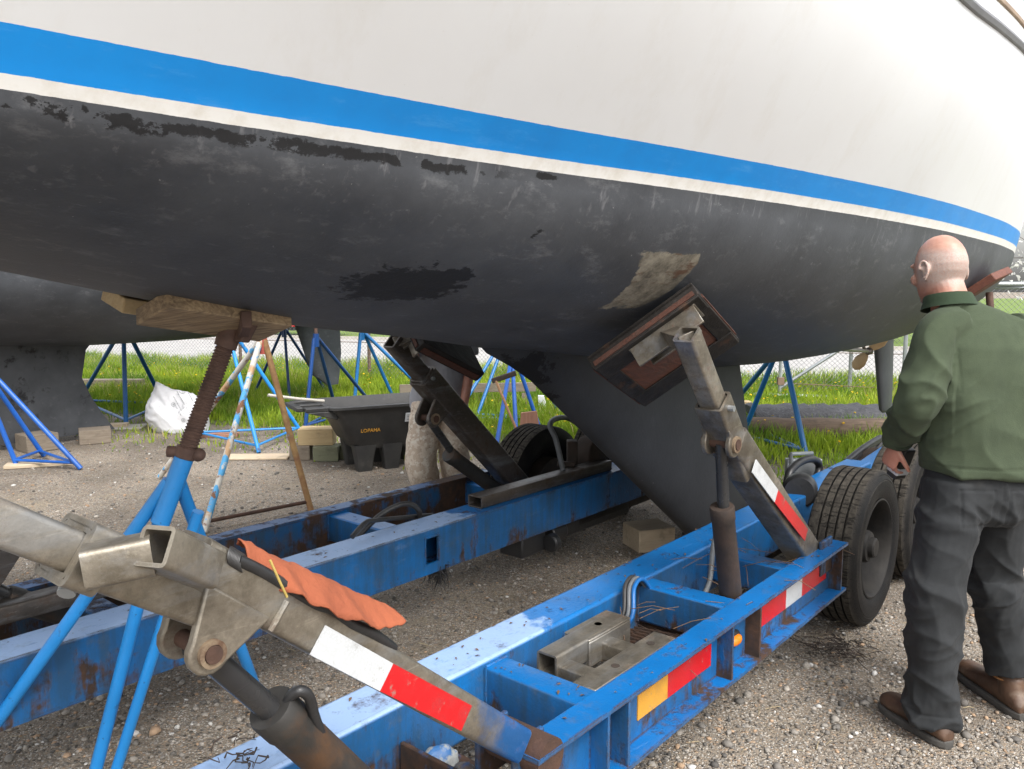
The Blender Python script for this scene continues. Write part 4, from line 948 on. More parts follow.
# shell by outline rings: top rim px (346..415), boxy body tapering to the feet
def rr(c, ax_, ay_, w, d, r, n=4):
    o = []
    for sx, sy, a0 in ((1,1,0),(-1,1,90),(-1,-1,180),(1,-1,270)):
        for k in range(n):
            a = radians(a0+90*k/(n-1)); o.append(c+ax_*(sx*(w/2-r)+r*cos(a))+ay_*(sy*(d/2-r)+r*sin(a)))
    return o
tr = radians(28); UX = Vector((cos(tr),sin(tr),0)); UY = Vector((-sin(tr),cos(tr),0))
TC = Vector((AY(388,440,7.4).x-.02, 7.42, 0))
zr, zb_ = .585, .26
def R(cx_, w, d, z, r=.07): return rr(TC+UX*cx_+Vector((0,0,z)), UX, UY, w, d, r)
m = MB(); m.loft([R(0,.70,.44,.20,.05), R(0,.74,.48,.24), R(-.01,.80,.50,.27), R(-.02,.92,.60,.42), R(-.05,1.08,.70,.575), R(-.05,1.12,.74,.58), R(-.05,1.12,.74,.60), R(-.05,1.06,.68,.605), R(-.03,.90,.56,.43), R(-.01,.78,.47,.29), R(-.01,.6,.3,.285)], cap=True)
m.build('body', MT['plasticblack'], tub, bevel=.0, smooth=40)
m = MB()  # pouring lip with handle slots at the left end
x0 = -.60; 
for a, b, c_, d_ in ((-.86,-.80,-.22,.22),(-.80,-.58,-.30,-.20),(-.80,-.58,-.05,.05),(-.80,-.58,.20,.30)):
    P8 = [TC+UX*x+UY*y+Vector((0,0,z)) for z in (.568,.603) for x, y in ((a,c_),(b,c_),(b,d_),(a,d_))]
    m.hexa(P8)
m.hexa([TC+UX*x+UY*y+Vector((0,0,z)) for z, k in ((.50,0),(.566,1)) for x, y in ((-.56,-.30),(-.50,-.30),(-.50,.30),(-.56,.30))])
m.prism([TC+UX*-.80+UY*-.31+Vector((0,0,.568)), TC+UX*-.55+UY*-.31+Vector((0,0,.568)), TC+UX*-.53+UY*-.31+Vector((0,0,.49))], UY*.03)
m.prism([TC+UX*-.80+UY*.28+Vector((0,0,.568)), TC+UX*-.55+UY*.28+Vector((0,0,.568)), TC+UX*-.53+UY*.28+Vector((0,0,.49))], UY*.03)
m.build('lip', MT['plasticblack'], tub, bevel=.006)
for x in (-.27, -.02, .26):
    for y in (-.17, .17):
        m = MB(); c = TC+UX*x+UY*y; m.loft([rr(c+Vector((0,0,z)), UX, UY, w, d, .015) for z, w, d in ((0,.13,.09),(.12,.16,.12),(.235,.20,.14))]); m.build('foot', MT['plasticblack'], tub)
def text(s, size, c, ux, uy, mat, name, par, ext=.0015, shear=0):
    cu = bpy.data.curves.new(name, 'FONT'); cu.body = s; cu.size = size; cu.align_x = 'CENTER'; cu.align_y = 'CENTER'; cu.extrude = ext; cu.shear = shear; cu.offset = .0008
    o = bpy.data.objects.new(name+'_text', cu); COL.objects.link(o)
    dg = bpy.context.evaluated_depsgraph_get(); me = bpy.data.meshes.new_from_object(o.evaluated_get(dg)); bpy.data.objects.remove(o)
    nz = ux.cross(uy); m = MB(); m.add([c+ux*v.co.x+uy*v.co.y+nz*v.co.z for v in me.vertices], [tuple(p.vertices) for p in me.polygons])
    return m.build(name, MT[mat], par, smooth=0, fix=False)
# the end face (facing the viewer's left-front) carries the letters: work on the long front face
def face_pt(u, z):   # a point on the tub's front long face
    k = (z-.27)/(.42-.27); d = .25+.05*k; return TC+UX*u-UY*(d+.004)+Vector((0,0,z))
def face_L(v, z):
    k = (z-.27)/(.42-.27); d = .41+.07*k; return TC+UX*(-d-.006)+UY*v+Vector((0,0,z))
uyv = (face_pt(0,.42)-face_pt(0,.27)).normalized()
text('LOPAHA', .046, face_pt(-.24,.375), UX, uyv, 'gold', 'lettering', tub)
m = MB(); cc = face_pt(.14,.475); m.box(cc-UY*.012, (.15,.004,.085), (UX, UX.cross(uyv)*-1, uyv)); lab = m.build('label', MT['whitelabel'], tub)
m = MB()
for z in (-.02,.005,.022): m.box(cc-UY*.0155+uyv*z, (.12,.002,.008), (UX, UX.cross(uyv)*-1, uyv))
m.build('printing', MT['greyink'], lab)
st0 = AY(310,399,6.9); m = MB(); m.tube([TC+UX*-1.05+UY*-.02+Vector((0,0,.705)), TC+UX*-.80+UY*0+Vector((0,0,.655)), TC+UX*-.56+UY*.02+Vector((0,0,.617))], .013, 8)
o = m.build('stick', MT['stick'], None); tag(o, 'pale stick lying across the lip of the black tub', 'stick')
text('GN', .06, tb+Vector((.05,-.103,-.01)), Vector((1,.04,0)).normalized(), Vector((0,0,1)), 'ink', 'scribble', [x for x in bpy.data.objects if x.name.startswith('wood_block') and 'scribbled' in x.get('label','')][0]) if False else None
# broom, board, timbers by the far wheel
a = AY(496,381,8.0); b = AY(533,443,7.7)
br = thing('broom', 'broom leaning with its dark head up against the blue stand', 'broom', (b.x,b.y,0)); m = MB(); m.tube([a,b-Vector((0,0,.25))], .013, 8); m.build('handle', MT['handle'], br)
m = MB(); m.beam(AY(492,381,8.02), AY(516,373,8.02), .06, .05); m.build('head', MT['drum'], br, bevel=.006)
m = MB(); P4 = [AY(*p, 8.1) for p in ((521,413),(537,411),(543,443),(518,443))]; P4[2].z = P4[3].z = .0; m.prism(P4, Vector((0,.035,.0))); o = m.build('board', MT['redboard'], None, bevel=.003); tag(o, 'reddish board standing upright behind the far trailer tyre', 'board')
m = MB(); P4 = [AY(538,396,10.5), AY(544,396,10.5), Vector((AY(549,430,10.5).x,10.5,0)), Vector((AY(539,430,10.5).x,10.5,0))]; m.prism(P4, Vector((0,.09,0))); o = m.build('post', simple('white_post', (.62,.64,.64), (.5,.52,.52), 9, .6), None, bevel=.004); tag(o, 'short white post standing in the grass beyond the board', 'post')
m = MB(); a = AY(400,412,10.8); b = AY(536,402,10.8); m.beam(Vector((a.x,10.8,.28)), Vector((b.x,10.9,.30)), .05, .12); m.box((a.x+.2,10.82,.11), (.08,.06,.22)); m.box((b.x-.15,10.88,.11), (.08,.06,.22)); o = m.build('rail', MT['woodgrey'], None, bevel=.004); tag(o, 'low grey timber rail crossing the grass behind the man in the grey shirt', 'rail')
a = AY(44,378,12.5); m = MB(); m.box((a.x+.95,12.5,.10), (1.2,.3,.10)); m.box((a.x+1.0,12.5,.19), (1.0,.2,.07)); o = m.build('timber_pile', MT['woodgrey'], None, bevel=.004); tag(o, 'small pile of grey timbers in the grass behind the far keel', 'timber pile')
# log and tarp-covered heap on the right
a = G(700,440); b = G(905,443)
m = MB(); rs = []
for i in range(24):
    u = i/23; p = Vector((a.x+(b.x+.6-a.x)*u, a.y+(b.y-a.y)*u+.12, .115)); r0 = .115+.006*sin(i*1.3)
    rs.append([p+Vector((0, cos(x)*r0*(1+.03*sin(3*x+i)), sin(x)*r0)) for x in [2*pi*k/18 for k in range(18)]])
m.loft(rs); o = m.build('log', MT['log'], None); tag(o, 'long weathered log lying in the grass beyond the propeller', 'log')
m = MB(); rs = []
a = AY(752,428,9.3); b = AY(905,425,9.2)
for i in range(40):
    u = i/39; x = a.x+(b.x+.5-a.x)*u; h = .25+.006*sin(i*.9)+.005*sin(i*2.3); 
    rs.append([Vector((x, 9.15+.02*sin(i), 0)), Vector((x, 9.12, .12)), Vector((x+.01*sin(i*3), 9.17, h-.05)), Vector((x, 9.28, h)), Vector((x, 9.55, h+.02*sin(i*1.7))), Vector((x, 9.9, h*.8)), Vector((x,10.1,0))])
m.loft(rs, True, False); o = m.build('tarp_heap', MT['tarp'], None, smooth=60); tag(o, 'low heap under a black mesh sheet behind the log', 'covered heap')
a = AY(722,408,9.9); m = MB(); m.beam(Vector((a.x-.1,10.3,.13)), Vector((AY(760,408,9.9).x,10.3,.13)), .14, .12); o = m.build('timber', MT['woodnew'], None, bevel=.005); tag(o, 'pale squared timber poking out left of the black covered heap', 'timber')

# ================================================================== FENCE, ROAD, CARS, PLANTS
FY = lambda x: 13.4-.30*x
fdir = Vector((1,-.30,0)).normalized()
def fpt(x, z=0, off=0): return Vector((x, FY(x)+off, z))
fence = thing('chain_link_fence', 'chain link fence of thin grey wire running along the road', 'fence', fpt(-1))
m = MB(); x0, x1, FH = -13.0, 13.0, 1.62; stp = .068
nx = int((x1-x0)/stp)
V=[];Fs=[]
def wires(sgn):
    for i in range(-26, nx):
        # a diagonal wire from bottom to top clipped to the fence
        xa = x0+i*stp; n_ = 1
        xb = xa+FH*.95*1.0
        za, zb2_ = .04, FH
        if sgn < 0: xa, xb = xb, xa
        pa_, pb_ = fpt(xa, za, sgn*.004), fpt(xb, zb2_, sgn*.004)
        if min(xa,xb) < x0 or max(xa,xb) > x1: continue
        d = (pb_-pa_).normalized(); X_, Y_, _ = frame_of(d, (0,1,0)); r = .0024
        b = len(V)
        for p in (pa_, pb_):
            for k in range(3): V.append(p+(X_*cos(k*2.094)+Y_*sin(k*2.094))*r)
        for k in range(3): j=(k+1)%3; Fs.append((b+k,b+j,b+3+j,b+3+k))
wires(1); wires(-1)
m.add(V, Fs); m.build('wire_mesh', MT['wire'], fence, smooth=0, fix=False)
for i in range(11):
    x = -12.4+2.48*i
    m = MB(); m.tube([fpt(x,0,.05), fpt(x,FH+.06,.05)], .03, 8); m.build('post', MT['postrust' if x < -1 else 'galv'], fence)
m = MB(); m.tube([fpt(x0,FH,.05), fpt(x1,FH,.05)], .024, 8); m.build('top_rail', MT['galv'], fence)
m = MB(); m.tube([fpt(x0,.70,.0), fpt(x1,.66,.0)], .006, 5); m.build('tension_wire', MT['postrust'], fence)
# gate of galvanised pipe on the right
gt = thing('pipe_gate', 'galvanised pipe gate with a slanting brace in front of the fence', 'gate', (4.2,11.7,0))
GYf = lambda x: 12.45-.16*x
def gp(px, py): 
    r = ray(px,py); k = 12.45/(r.y+.16*r.x); return Vector((k*r.x, k*r.y, CAMZ+k*r.z))
for A_, B_, nm, r in (((690,392),(905,400),'bottom_rail',.032),((780,388),(858,338),'brace',.024),((779.5,394),(782,330),'upright',.026),((780,383),(905,389),'cable',.006)):
    m = MB(); m.tube([gp(*A_), gp(*B_)], r, 8); m.build(nm, MT['galv'] if nm != 'cable' else MT['postrust'], gt)
m = MB(); b_ = gp(780.5,381); m.box(b_, (.09,.07,.11)); m.build('clamp', MT['postrust'], gt)
a_, b_ = gp(940,268), gp(1100,286)
m = MB(); m.tube([gp(700,284), gp(1100,284)], .032, 8); m.build('top_rail', MT['galv'], gt)
for px in (692, 903):
    m = MB(); t_ = gp(px,390); m.tube([Vector((t_.x,t_.y,0)), Vector((t_.x,t_.y,1.66))], .03, 8); m.build('upright', MT['galv'], gt)
# ground sheets
def sheet(name, pts, z, mat, kind='structure'):
    m = MB(); m.add([Vector((x,y,z)) for x, y in pts], [tuple(range(len(pts)))]); o = m.build(name, mat, None, smooth=0, fix=False)
    return tag(o, None, None, None, kind)
def gravel():
    n = NT('gravel')
    def vor(scale, vec=None):
        x = n.n('ShaderNodeTexVoronoi'); x.inputs['Scale'].default_value = scale; x.inputs['Randomness'].default_value = 1
        n.l(vec or n.pos, x.inputs['Vector']); return x
    wv = n.n('ShaderNodeVectorMath', operation='ADD'); nz = n.n('ShaderNodeTexNoise'); nz.inputs['Scale'].default_value = 40; n.l(n.pos, nz.inputs['Vector'])
    sc = n.n('ShaderNodeVectorMath', operation='SCALE'); n.l(nz.outputs['Color'], sc.inputs[0]); sc.inputs['Scale'].default_value = .012
    n.l(n.pos, wv.inputs[0]); n.l(sc.outputs[0], wv.inputs[1]); W_ = wv.outputs[0]
    a = vor(62, W_); b = vor(150, W_); big = vor(27, W_)
    def stonecol(v, sat=1):
        s = n.n('ShaderNodeSeparateColor'); n.l(v.outputs['Color'], s.inputs[0])
        c = n.mix(s.outputs[0], (.085,.073,.061), (.46,.405,.335)); c = n.mix(n.ramp(s.outputs[1], .80, .88), c, (.44,.32,.22)); c = n.mix(n.ramp(s.outputs[2], .80, .86), c, (.64,.61,.56)); c = n.mix(n.ramp(s.outputs[1], .12, .05), c, (.13,.145,.16))
        return c
    base = n.mix(n.ramp(n.noise(3.0, 8, .7), .35, .65), (.205,.168,.128), (.325,.272,.212))
    fine = n.mix(n.ramp(b.outputs['Distance'], .62, .30), base, stonecol(b))
    mask = n.ramp(a.outputs['Distance'], .50, .40)
    pick = n.n('ShaderNodeSeparateColor'); n.l(a.outputs['Color'], pick.inputs[0]); 
    dens = n.ramp(n.noise(.9, 4, .6), .35, .65)
    mk = n.math('MULTIPLY', mask, n.math('GREATER_THAN', n.math('ADD', pick.outputs[1], n.math('MULTIPLY', dens, .35)), .55))
    col = n.mix(mk, fine, stonecol(a))
    damp = n.ramp(n.noise(.75, 8, .7), .42, .58); col = n.mix(n.math('MULTIPLY', damp, .55), col, (.066,.053,.041))
    straw = n.ramp(n.noise(.8, 5, .7, n.stretch((1,1,1),(7,3,0))), .56, .68); col = n.mix(n.math('MULTIPLY', straw, .35), col, (.32,.26,.17))
    h = n.math('ADD', n.math('MULTIPLY', n.ramp(a.outputs['Distance'], .55, .1), n.math('MULTIPLY', mk, 1.0)), n.math('MULTIPLY', n.ramp(b.outputs['Distance'], .6, .1), .45))
    return n.fin(col, .88, 0, n.bump(n.math('ADD', h, n.math('MULTIPLY', n.noise(300, 3), .15)), .009, .9), .25)
MT['gravel'] = gravel()
sheet('ground', [(-260,-200),(260,-200),(260,400),(-260,400)], 0, MT['gravel'])
EY = lambda x: (9.0-.37*(x+2))+.22*sin(x*2.1)+.13*sin(x*5.3+1)
turf = simple('turf_soil', (.075,.10,.025), (.10,.10,.045), 3, .95, 0, .01, 20)
xs = [-26+.4*i for i in range(131)]
sheet('turf', [(x, EY(x)+.15) for x in xs]+[(x, 16.0-.3*x) for x in (26,-26)], .004, turf)
road = simple('road_asphalt', (.40,.385,.37), (.32,.31,.30), 2, .9, 0, .003, 60)
sheet('road', [(-60,16.0+18),(60,16.0-18),(60,24.5-18),(-60,24.5+18)], .004, road)
n = 8
sheet('verge', [(-90,24.5+27),(90,24.5-27),(90,140),(-90,140)], .004, simple('verge_lawn', (.11,.19,.022), (.15,.20,.045), .8, .95, 0, .02, 8))
m = MB(); m.prism([Vector((-60,24.5+18,0)),Vector((60,24.5-18,0)),Vector((60,24.65-18,0)),Vector((-60,24.65+18,0))], (0,0,.1)); o = m.build('kerb', MT['concrete'], None); tag(o, kind='structure')

def leafmat(name, c1, c2, tr=.35, dry=None, patch=False):
    n = NT(name); at = n.n('ShaderNodeAttribute'); at.attribute_name = 'rnd'
    f = at.outputs['Fac']; col = n.mix(f, c1, c2)
    if patch:
        g_ = n.n('ShaderNodeNewGeometry').outputs['Position']; col = n.mix(n.ramp(n.noise(1.1, 5, .65, g_), .40, .62), col, n.mix(f, (.07,.17,.012), (.15,.27,.03)))
        col = n.mix(n.math('MULTIPLY', n.ramp(n.noise(2.3, 5, .7, g_), .58, .68), .7), col, n.mix(f, (.27,.27,.06), (.45,.42,.13)))
    if dry: col = n.mix(n.ramp(f, .86, .89), col, dry)
    n.put(n.p.inputs['Base Color'], col); n.p.inputs['Roughness'].default_value = .6; n.p.inputs['Specular IOR Level'].default_value = .25
    t = n.n('ShaderNodeBsdfTranslucent'); n.l(col, t.inputs[0]); mx = n.n('ShaderNodeMixShader'); mx.inputs[0].default_value = tr
    n.l(n.p.outputs[0], mx.inputs[1]); n.l(t.outputs[0], mx.inputs[2]); n.l(mx.outputs[0], n.out.inputs[0]); return n.mat
def npmesh(name, verts, faces_n, k, rnd, mat, parent=None, kind=None):
    """faces: consecutive k-gons over verts"""
    me = bpy.data.meshes.new(name); nv = len(verts); nf = nv//k
    me.vertices.add(nv); me.vertices.foreach_set('co', np.asarray(verts, np.float32).ravel())
    me.loops.add(nv); me.loops.foreach_set('vertex_index', np.arange(nv, dtype=np.int32))
    me.polygons.add(nf); me.polygons.foreach_set('loop_start', np.arange(0, nv, k, dtype=np.int32)); me.polygons.foreach_set('loop_total', np.full(nf, k, np.int32))
    me.materials.append(mat); me.update(calc_edges=True)
    at = me.attributes.new('rnd', 'FLOAT', 'FACE'); at.data.foreach_set('value', np.asarray(rnd, np.float32))
    o = bpy.data.objects.new(name, me); COL.objects.link(o)
    if parent: o.parent = parent
    if kind: o['kind'] = kind
    return o
# grass blades
def blades(N, xr, ylo, yhi, hmin, hmax, name, mat, clump=True, wd=.006):
    rs = np.random.RandomState(len(name)+N)
    x = rs.uniform(xr[0], xr[1], N*2); lo = np.array([ylo(v) for v in x]); hi = np.array([yhi(v) for v in x]); y = lo+(hi-lo)*rs.uniform(0,1,N*2)
    d = np.sin(x*3.1+np.sin(y*2.3)*1.5)*np.sin(y*2.7+x)*.5+.5; keep = (rs.uniform(0,1,N*2) < .35+.65*d) if clump else np.ones(N*2,bool)
    # thinner at the ragged gravel edge
    e = (y-lo); keep &= rs.uniform(0,1,N*2) < np.clip(e/.5+.12, 0, 1)
    keep &= ~((x > -2.7) & (x < -1.9) & (y < 9.6) & (rs.uniform(0,1,N*2) < 0))
    x, y, d, e = x[keep][:N], y[keep][:N], d[keep][:N], e[keep][:N]; n_ = len(x)
    h = rs.uniform(hmin, hmax, n_)*(.55+.6*d)*np.clip(.35+e*.8, .35, 1); a = rs.uniform(0, 2*np.pi, n_); ln = rs.uniform(.1,.65,n_)*h; b = rs.uniform(0,2*np.pi,n_)
    w = wd*rs.uniform(.6,1.4,n_); ca, sa = np.cos(a)*w, np.sin(a)*w; lx, ly = np.cos(b)*ln, np.sin(b)*ln
    z = np.zeros(n_); P = lambda f, g, zz: np.stack([x+ca*f+lx*g, y+sa*f+ly*g, zz], 1)
    q = np.stack([P(-1,0,z), P(1,0,z), P(.8,.35,h*.6), P(-.8,.35,h*.6)], 1); q2 = np.stack([P(-.8,.35,h*.6), P(.8,.35,h*.6), P(.12,1,h), P(-.12,1,h)], 1)
    v = np.concatenate([q, q2], 1).reshape(-1, 3); r = np.repeat(np.clip(rs.uniform(0,1,n_)*.75+.25*d,0,1), 2)
    return npmesh(name, v, None, 4, r, mat, None, 'stuff')
gmat = leafmat('grass_blades', (.21,.32,.016), (.45,.53,.05), .42, (.50,.42,.20), True)
o = blades(100000, (-9,6.5), EY, FY, .10, .27, 'grass', gmat); tag(o, 'lush bright green grass growing between the gravel and the fence', 'grass')
o = blades(30000, (-13,9), FY, lambda x: 16.0-.3*x, .10, .28, 'roadside_grass', gmat); tag(o, 'green grass strip between the fence and the road', 'grass')
o = blades(2600, (-6,4.5), lambda x: EY(x)-1.5, lambda x: EY(x)+.1, .03, .10, 'sparse_weeds', gmat, True, .006); tag(o, 'sparse low weeds at the edge of the gravel', 'weeds')
# dandelions: uncountable yellow specks in the meadow
rs = np.random.RandomState(5); vs = []; rr_ = []
for i in range(700):
    x = rs.uniform(-8,6); y = rs.uniform(EY(x)+.5, FY(x)+1.5); 
    if x < 0 and rs.rand() < .5: continue
    z = rs.uniform(.12,.24); r = rs.uniform(.008,.014)
    for j in range(3):
        a = rs.uniform(0,6.28); t_ = rs.uniform(-.6,.6); ux = np.array([np.cos(a),np.sin(a),t_])*r; uy = np.array([-np.sin(a),np.cos(a),.3])*r
        c = np.array([x,y,z]); vs += [c-ux-uy,c+ux-uy,c+ux+uy,c-ux+uy]; rr_.append(rs.rand())
o = npmesh('dandelions', np.array(vs), None, 4, rr_, leafmat('dandelion', (.75,.48,.01), (.85,.62,.03), .2), None, 'stuff'); tag(o, 'yellow dandelion heads scattered through the grass', 'dandelions')
# loose stones on the gravel
rs = np.random.RandomState(11); N = 26000
yy = 1.3*np.exp(rs.uniform(0,1,N)*np.log(9.0/1.3)); xx = (rs.uniform(-.72,.72,N))*yy*1.05
keep = yy < np.array([EY(v) for v in xx])+.3; xx, yy = xx[keep], yy[keep]; N = len(xx)
ph = (1+5**.5)/2; ico = np.array([(-1,ph,0),(1,ph,0),(-1,-ph,0),(1,-ph,0),(0,-1,ph),(0,1,ph),(0,-1,-ph),(0,1,-ph),(ph,0,-1),(ph,0,1),(-ph,0,-1),(-ph,0,1)],float); ico /= np.linalg.norm(ico[0])
fi = np.array([(0,11,5),(0,5,1),(0,1,7),(0,7,10),(0,10,11),(1,5,9),(5,11,4),(11,10,2),(10,7,6),(7,1,8),(3,9,4),(3,4,2),(3,2,6),(3,6,8),(3,8,9),(4,9,5),(2,4,11),(6,2,10),(8,6,7),(9,8,1)])
R_ = np.exp(rs.normal(np.log(.0060), .46, N)).clip(.003,.021)
S_ = np.stack([R_*rs.uniform(.8,1.4,N), R_*rs.uniform(.7,1.1,N), R_*rs.uniform(.4,.8,N)],1)
V_ = ico[None]*S_[:,None,:]*(1+rs.uniform(-.22,.22,(N,12,1))); an = rs.uniform(0,2*np.pi,N); c_, s_ = np.cos(an)[:,None], np.sin(an)[:,None]
VX = V_[...,0]*c_-V_[...,1]*s_; VY = V_[...,0]*s_+V_[...,1]*c_; VZ = V_[...,2]
V_ = np.stack([VX+xx[:,None], VY+yy[:,None], VZ+(S_[:,2]*.45)[:,None]],2)
me = bpy.data.meshes.new('loose_stones'); me.from_pydata(V_.reshape(-1,3).tolist(), [], (fi[None]+12*np.arange(N)[:,None,None]).reshape(-1,3).tolist())
at = me.attributes.new('rnd','FLOAT','FACE'); at.data.foreach_set('value', np.repeat(rs.uniform(0,1,N),20).astype(np.float32))
at = me.attributes.new('rn2','FLOAT','FACE'); at.data.foreach_set('value', np.repeat(rs.uniform(0,1,N),20).astype(np.float32))
n = NT('stone'); a1 = n.n('ShaderNodeAttribute'); a1.attribute_name = 'rnd'; a2_ = n.n('ShaderNodeAttribute'); a2_.attribute_name = 'rn2'
col = n.mix(a1.outputs['Fac'], (.075,.069,.063), (.40,.36,.31)); col = n.mix(n.ramp(a2_.outputs['Fac'], .86, .88), col, (.40,.27,.17)); col = n.mix(n.ramp(a2_.outputs['Fac'], .06, .05), col, (.58,.56,.53))
me.materials.append(n.fin(n.mix(n.ramp(n.noise(60,5),.3,.7), col, n.mix(.3,col,(.05,.045,.04))), .85)); me.shade_smooth()
o = bpy.data.objects.new('loose_stones', me); COL.objects.link(o); tag(o, 'loose small stones strewn over the gravel', 'stones', None, 'stuff')
# twigs and straw
m = MB()
for i in range(420):
    y = 1.6*math.exp(random.random()*math.log(4.5)); x = random.uniform(-.65,.65)*y; a = random.uniform(0,6.28); l_ = random.uniform(.02,.07)
    p = Vector((x,y,.006)); q_ = p+Vector((cos(a)*l_, sin(a)*l_, random.uniform(0,.006))); m.tube([p,(p+q_)/2+Vector((0,0,.003)),q_], random.uniform(.0008,.0016), 4)
o = m.build('straw', simple('straw', (.40,.33,.20), (.22,.17,.10), 30, .9), None, smooth=60); tag(o, 'dry straw and twigs scattered on the gravel', 'straw', None, 'stuff')
o = weedclump(G(835,655)+Vector((0,0,.035)), 'weed_clump', None, 110, .16, 'drum', .12, .42); tag(o, 'dark dead weed clump on the gravel under the near rail', 'weed clump')
o = weedclump(L(.98,1.60,ZT+.02), 'dead_twigs', TR, 22, .09, 'drum', .12, .5); o['kind'] = 'stuff'
for v in o.data.vertices: pass
# crumpled rubbish behind the near arm's foot
m = MB(); mats = []
for i in range(9):
    c = L(1.30+random.uniform(-.12,.16), 1.36+random.uniform(-.09,.11), .335+random.uniform(0,.05)); X_ = Vector((random.uniform(-1,1),random.uniform(-1,1),random.uniform(-.4,.4))).normalized(); 
    m.ball(c, (.06,.045,.028), 10, 7, frame_of(X_))
o = m.build('crumpled_debris', MT['trash'], TR, remesh=.009); dm = o.modifiers.new('d','DISPLACE'); t3 = bpy.data.textures.new('crumple','CLOUDS'); t3.noise_scale = .035; dm.texture = t3; dm.strength = .035
# orange cloth laid along the near arm
m = MB(); NU, NV = 60, 16; V = []; Fc = []
pA = AQ(244,553,1.175); pB = AQ(386,613,1.175); run = (pB-pA)
for i in range(NU+1):
    u = i/NU; base = pA+run*u
    wd = .125*(min(1,.35+u*3.3) if u < .2 else 1)*(1-.08*sin(u*9))
    for j in range(NV+1):
        v = j/NV; nzv = mnoise.noise(Vector((u*7,v*2.2,0))); nz2 = mnoise.noise(Vector((u*22,v*5,3)))
        off = Vector((0,0,1))*(.024*sin(v*2.4)+.012*nzv*(.4+v*.6)+.005*nz2 - .13*max(0,.38-v)**1.0*(1+.5*nzv) * (1-u**8) + .010*mnoise.noise(Vector((u*15,v*1.5,9)))*max(0,.55-v)) 
        sdq = (L(0,1,0)-L(0,0,0))*(wd*(v-.48)+.008*nzv)
        V.append(base+off*.8+sdq)
for i in range(NU):
    for j in range(NV): a = i*(NV+1)+j; Fc.append((a,a+1,a+NV+2,a+NV+1))
m.add(V, Fc); o = m.build('orange_cloth', MT['orange'], None, smooth=80); so = o.modifiers.new('s','SOLIDIFY'); so.thickness = .0025
tag(o, 'orange cloth lying along the top of the near steel arm', 'cloth')
o = [m2 for m2 in [MB()]][0]; o.tube([AQ(338,698,1.3)+Vector((0,0,0)), AQ(344,702,1.3)], .004, 5)

# parked cars across the road (only their lower halves show under the hulls)
def car(label, cx, cy, rot, colr, glass=True):
    root = thing('parked_car', label, 'car', (cx,cy,0), rot, 'cars parked beyond the road'); M = ROOT[root]
    P = lambda x, y, z: M@Vector((x,y,z))
    m = MB(); prof = [(-2.15,.35),(-2.2,.62),(-2.05,.86),(-1.5,.95),(-.9,1.38),(.5,1.42),(1.1,1.02),(1.95,.90),(2.2,.66),(2.15,.35)]
    rings = [[P(x,y*(1 if z < .96 else .86),z) for x,z in prof] for y in (-.86,-.80,.80,.86)]
    rings[0] = [P(x*.97,-.86*(1 if z<.96 else .84),.35+(z-.35)*.97) for x,z in prof]; rings[3] = [P(x*.97,.86*(1 if z<.96 else .84),.35+(z-.35)*.97) for x,z in prof]
    m.loft(rings); bm_ = simple('car_paint', colr, tuple(x*.9 for x in colr), 2, .25); m.build('body', bm_, root, bevel=.02)
    gm = simple('car_glass', (.015,.018,.02), (.02,.022,.025), 2, .1)
    for s in (-1,1):
        m = MB(); m.prism([P(-1.30,s*.74,1.0),P(-.86,s*.72,1.32),P(.44,s*.72,1.36),P(.92,s*.74,1.02)], (M.to_3x3()@Vector((0,s*.07,0)))); m.build('window', gm, root)
        for x in (-1.35,1.35):
            m = MB(); m.lathe([(.0,-.09),(.24,-.09),(.32,-.08),(.33,.0),(.32,.1),(0,.1)], P(x,s*.80,.33), M.to_3x3()@Vector((0,s,0)), 24); wl = m.build('wheel', MT['rubber'], root)
            m = MB(); m.lathe([(0,.105),(.2,.104),(.21,.1)], P(x,s*.80,.33), M.to_3x3()@Vector((0,s,0)), 20); m.build('rim', MT['galv'], wl)
    m = MB(); m.box(P(0,0,.30), (3.9,1.5,.16), tuple(M.to_3x3()@Vector(v) for v in ((1,0,0),(0,1,0),(0,0,1)))); m.build('underbody', MT['rubber'], root)
    for s in (-1,1):
        m = MB(); m.box(P(2.13,s*.6,.72), (.1,.3,.14), tuple(M.to_3x3()@Vector(v) for v in ((1,0,0),(0,1,0),(0,0,1)))); m.build('headlight', MT['whitelabel'], root)
c1 = AY(268,350,26.8); car('red car parked across the road behind the dark blue stands', c1.x+.1, 26.8+1.6, -.29, (.55,.022,.018))
c2 = AY(163,345,29); car('pale car parked across the road to the left of the red one', c2.x, 31, -.29, (.55,.56,.58))
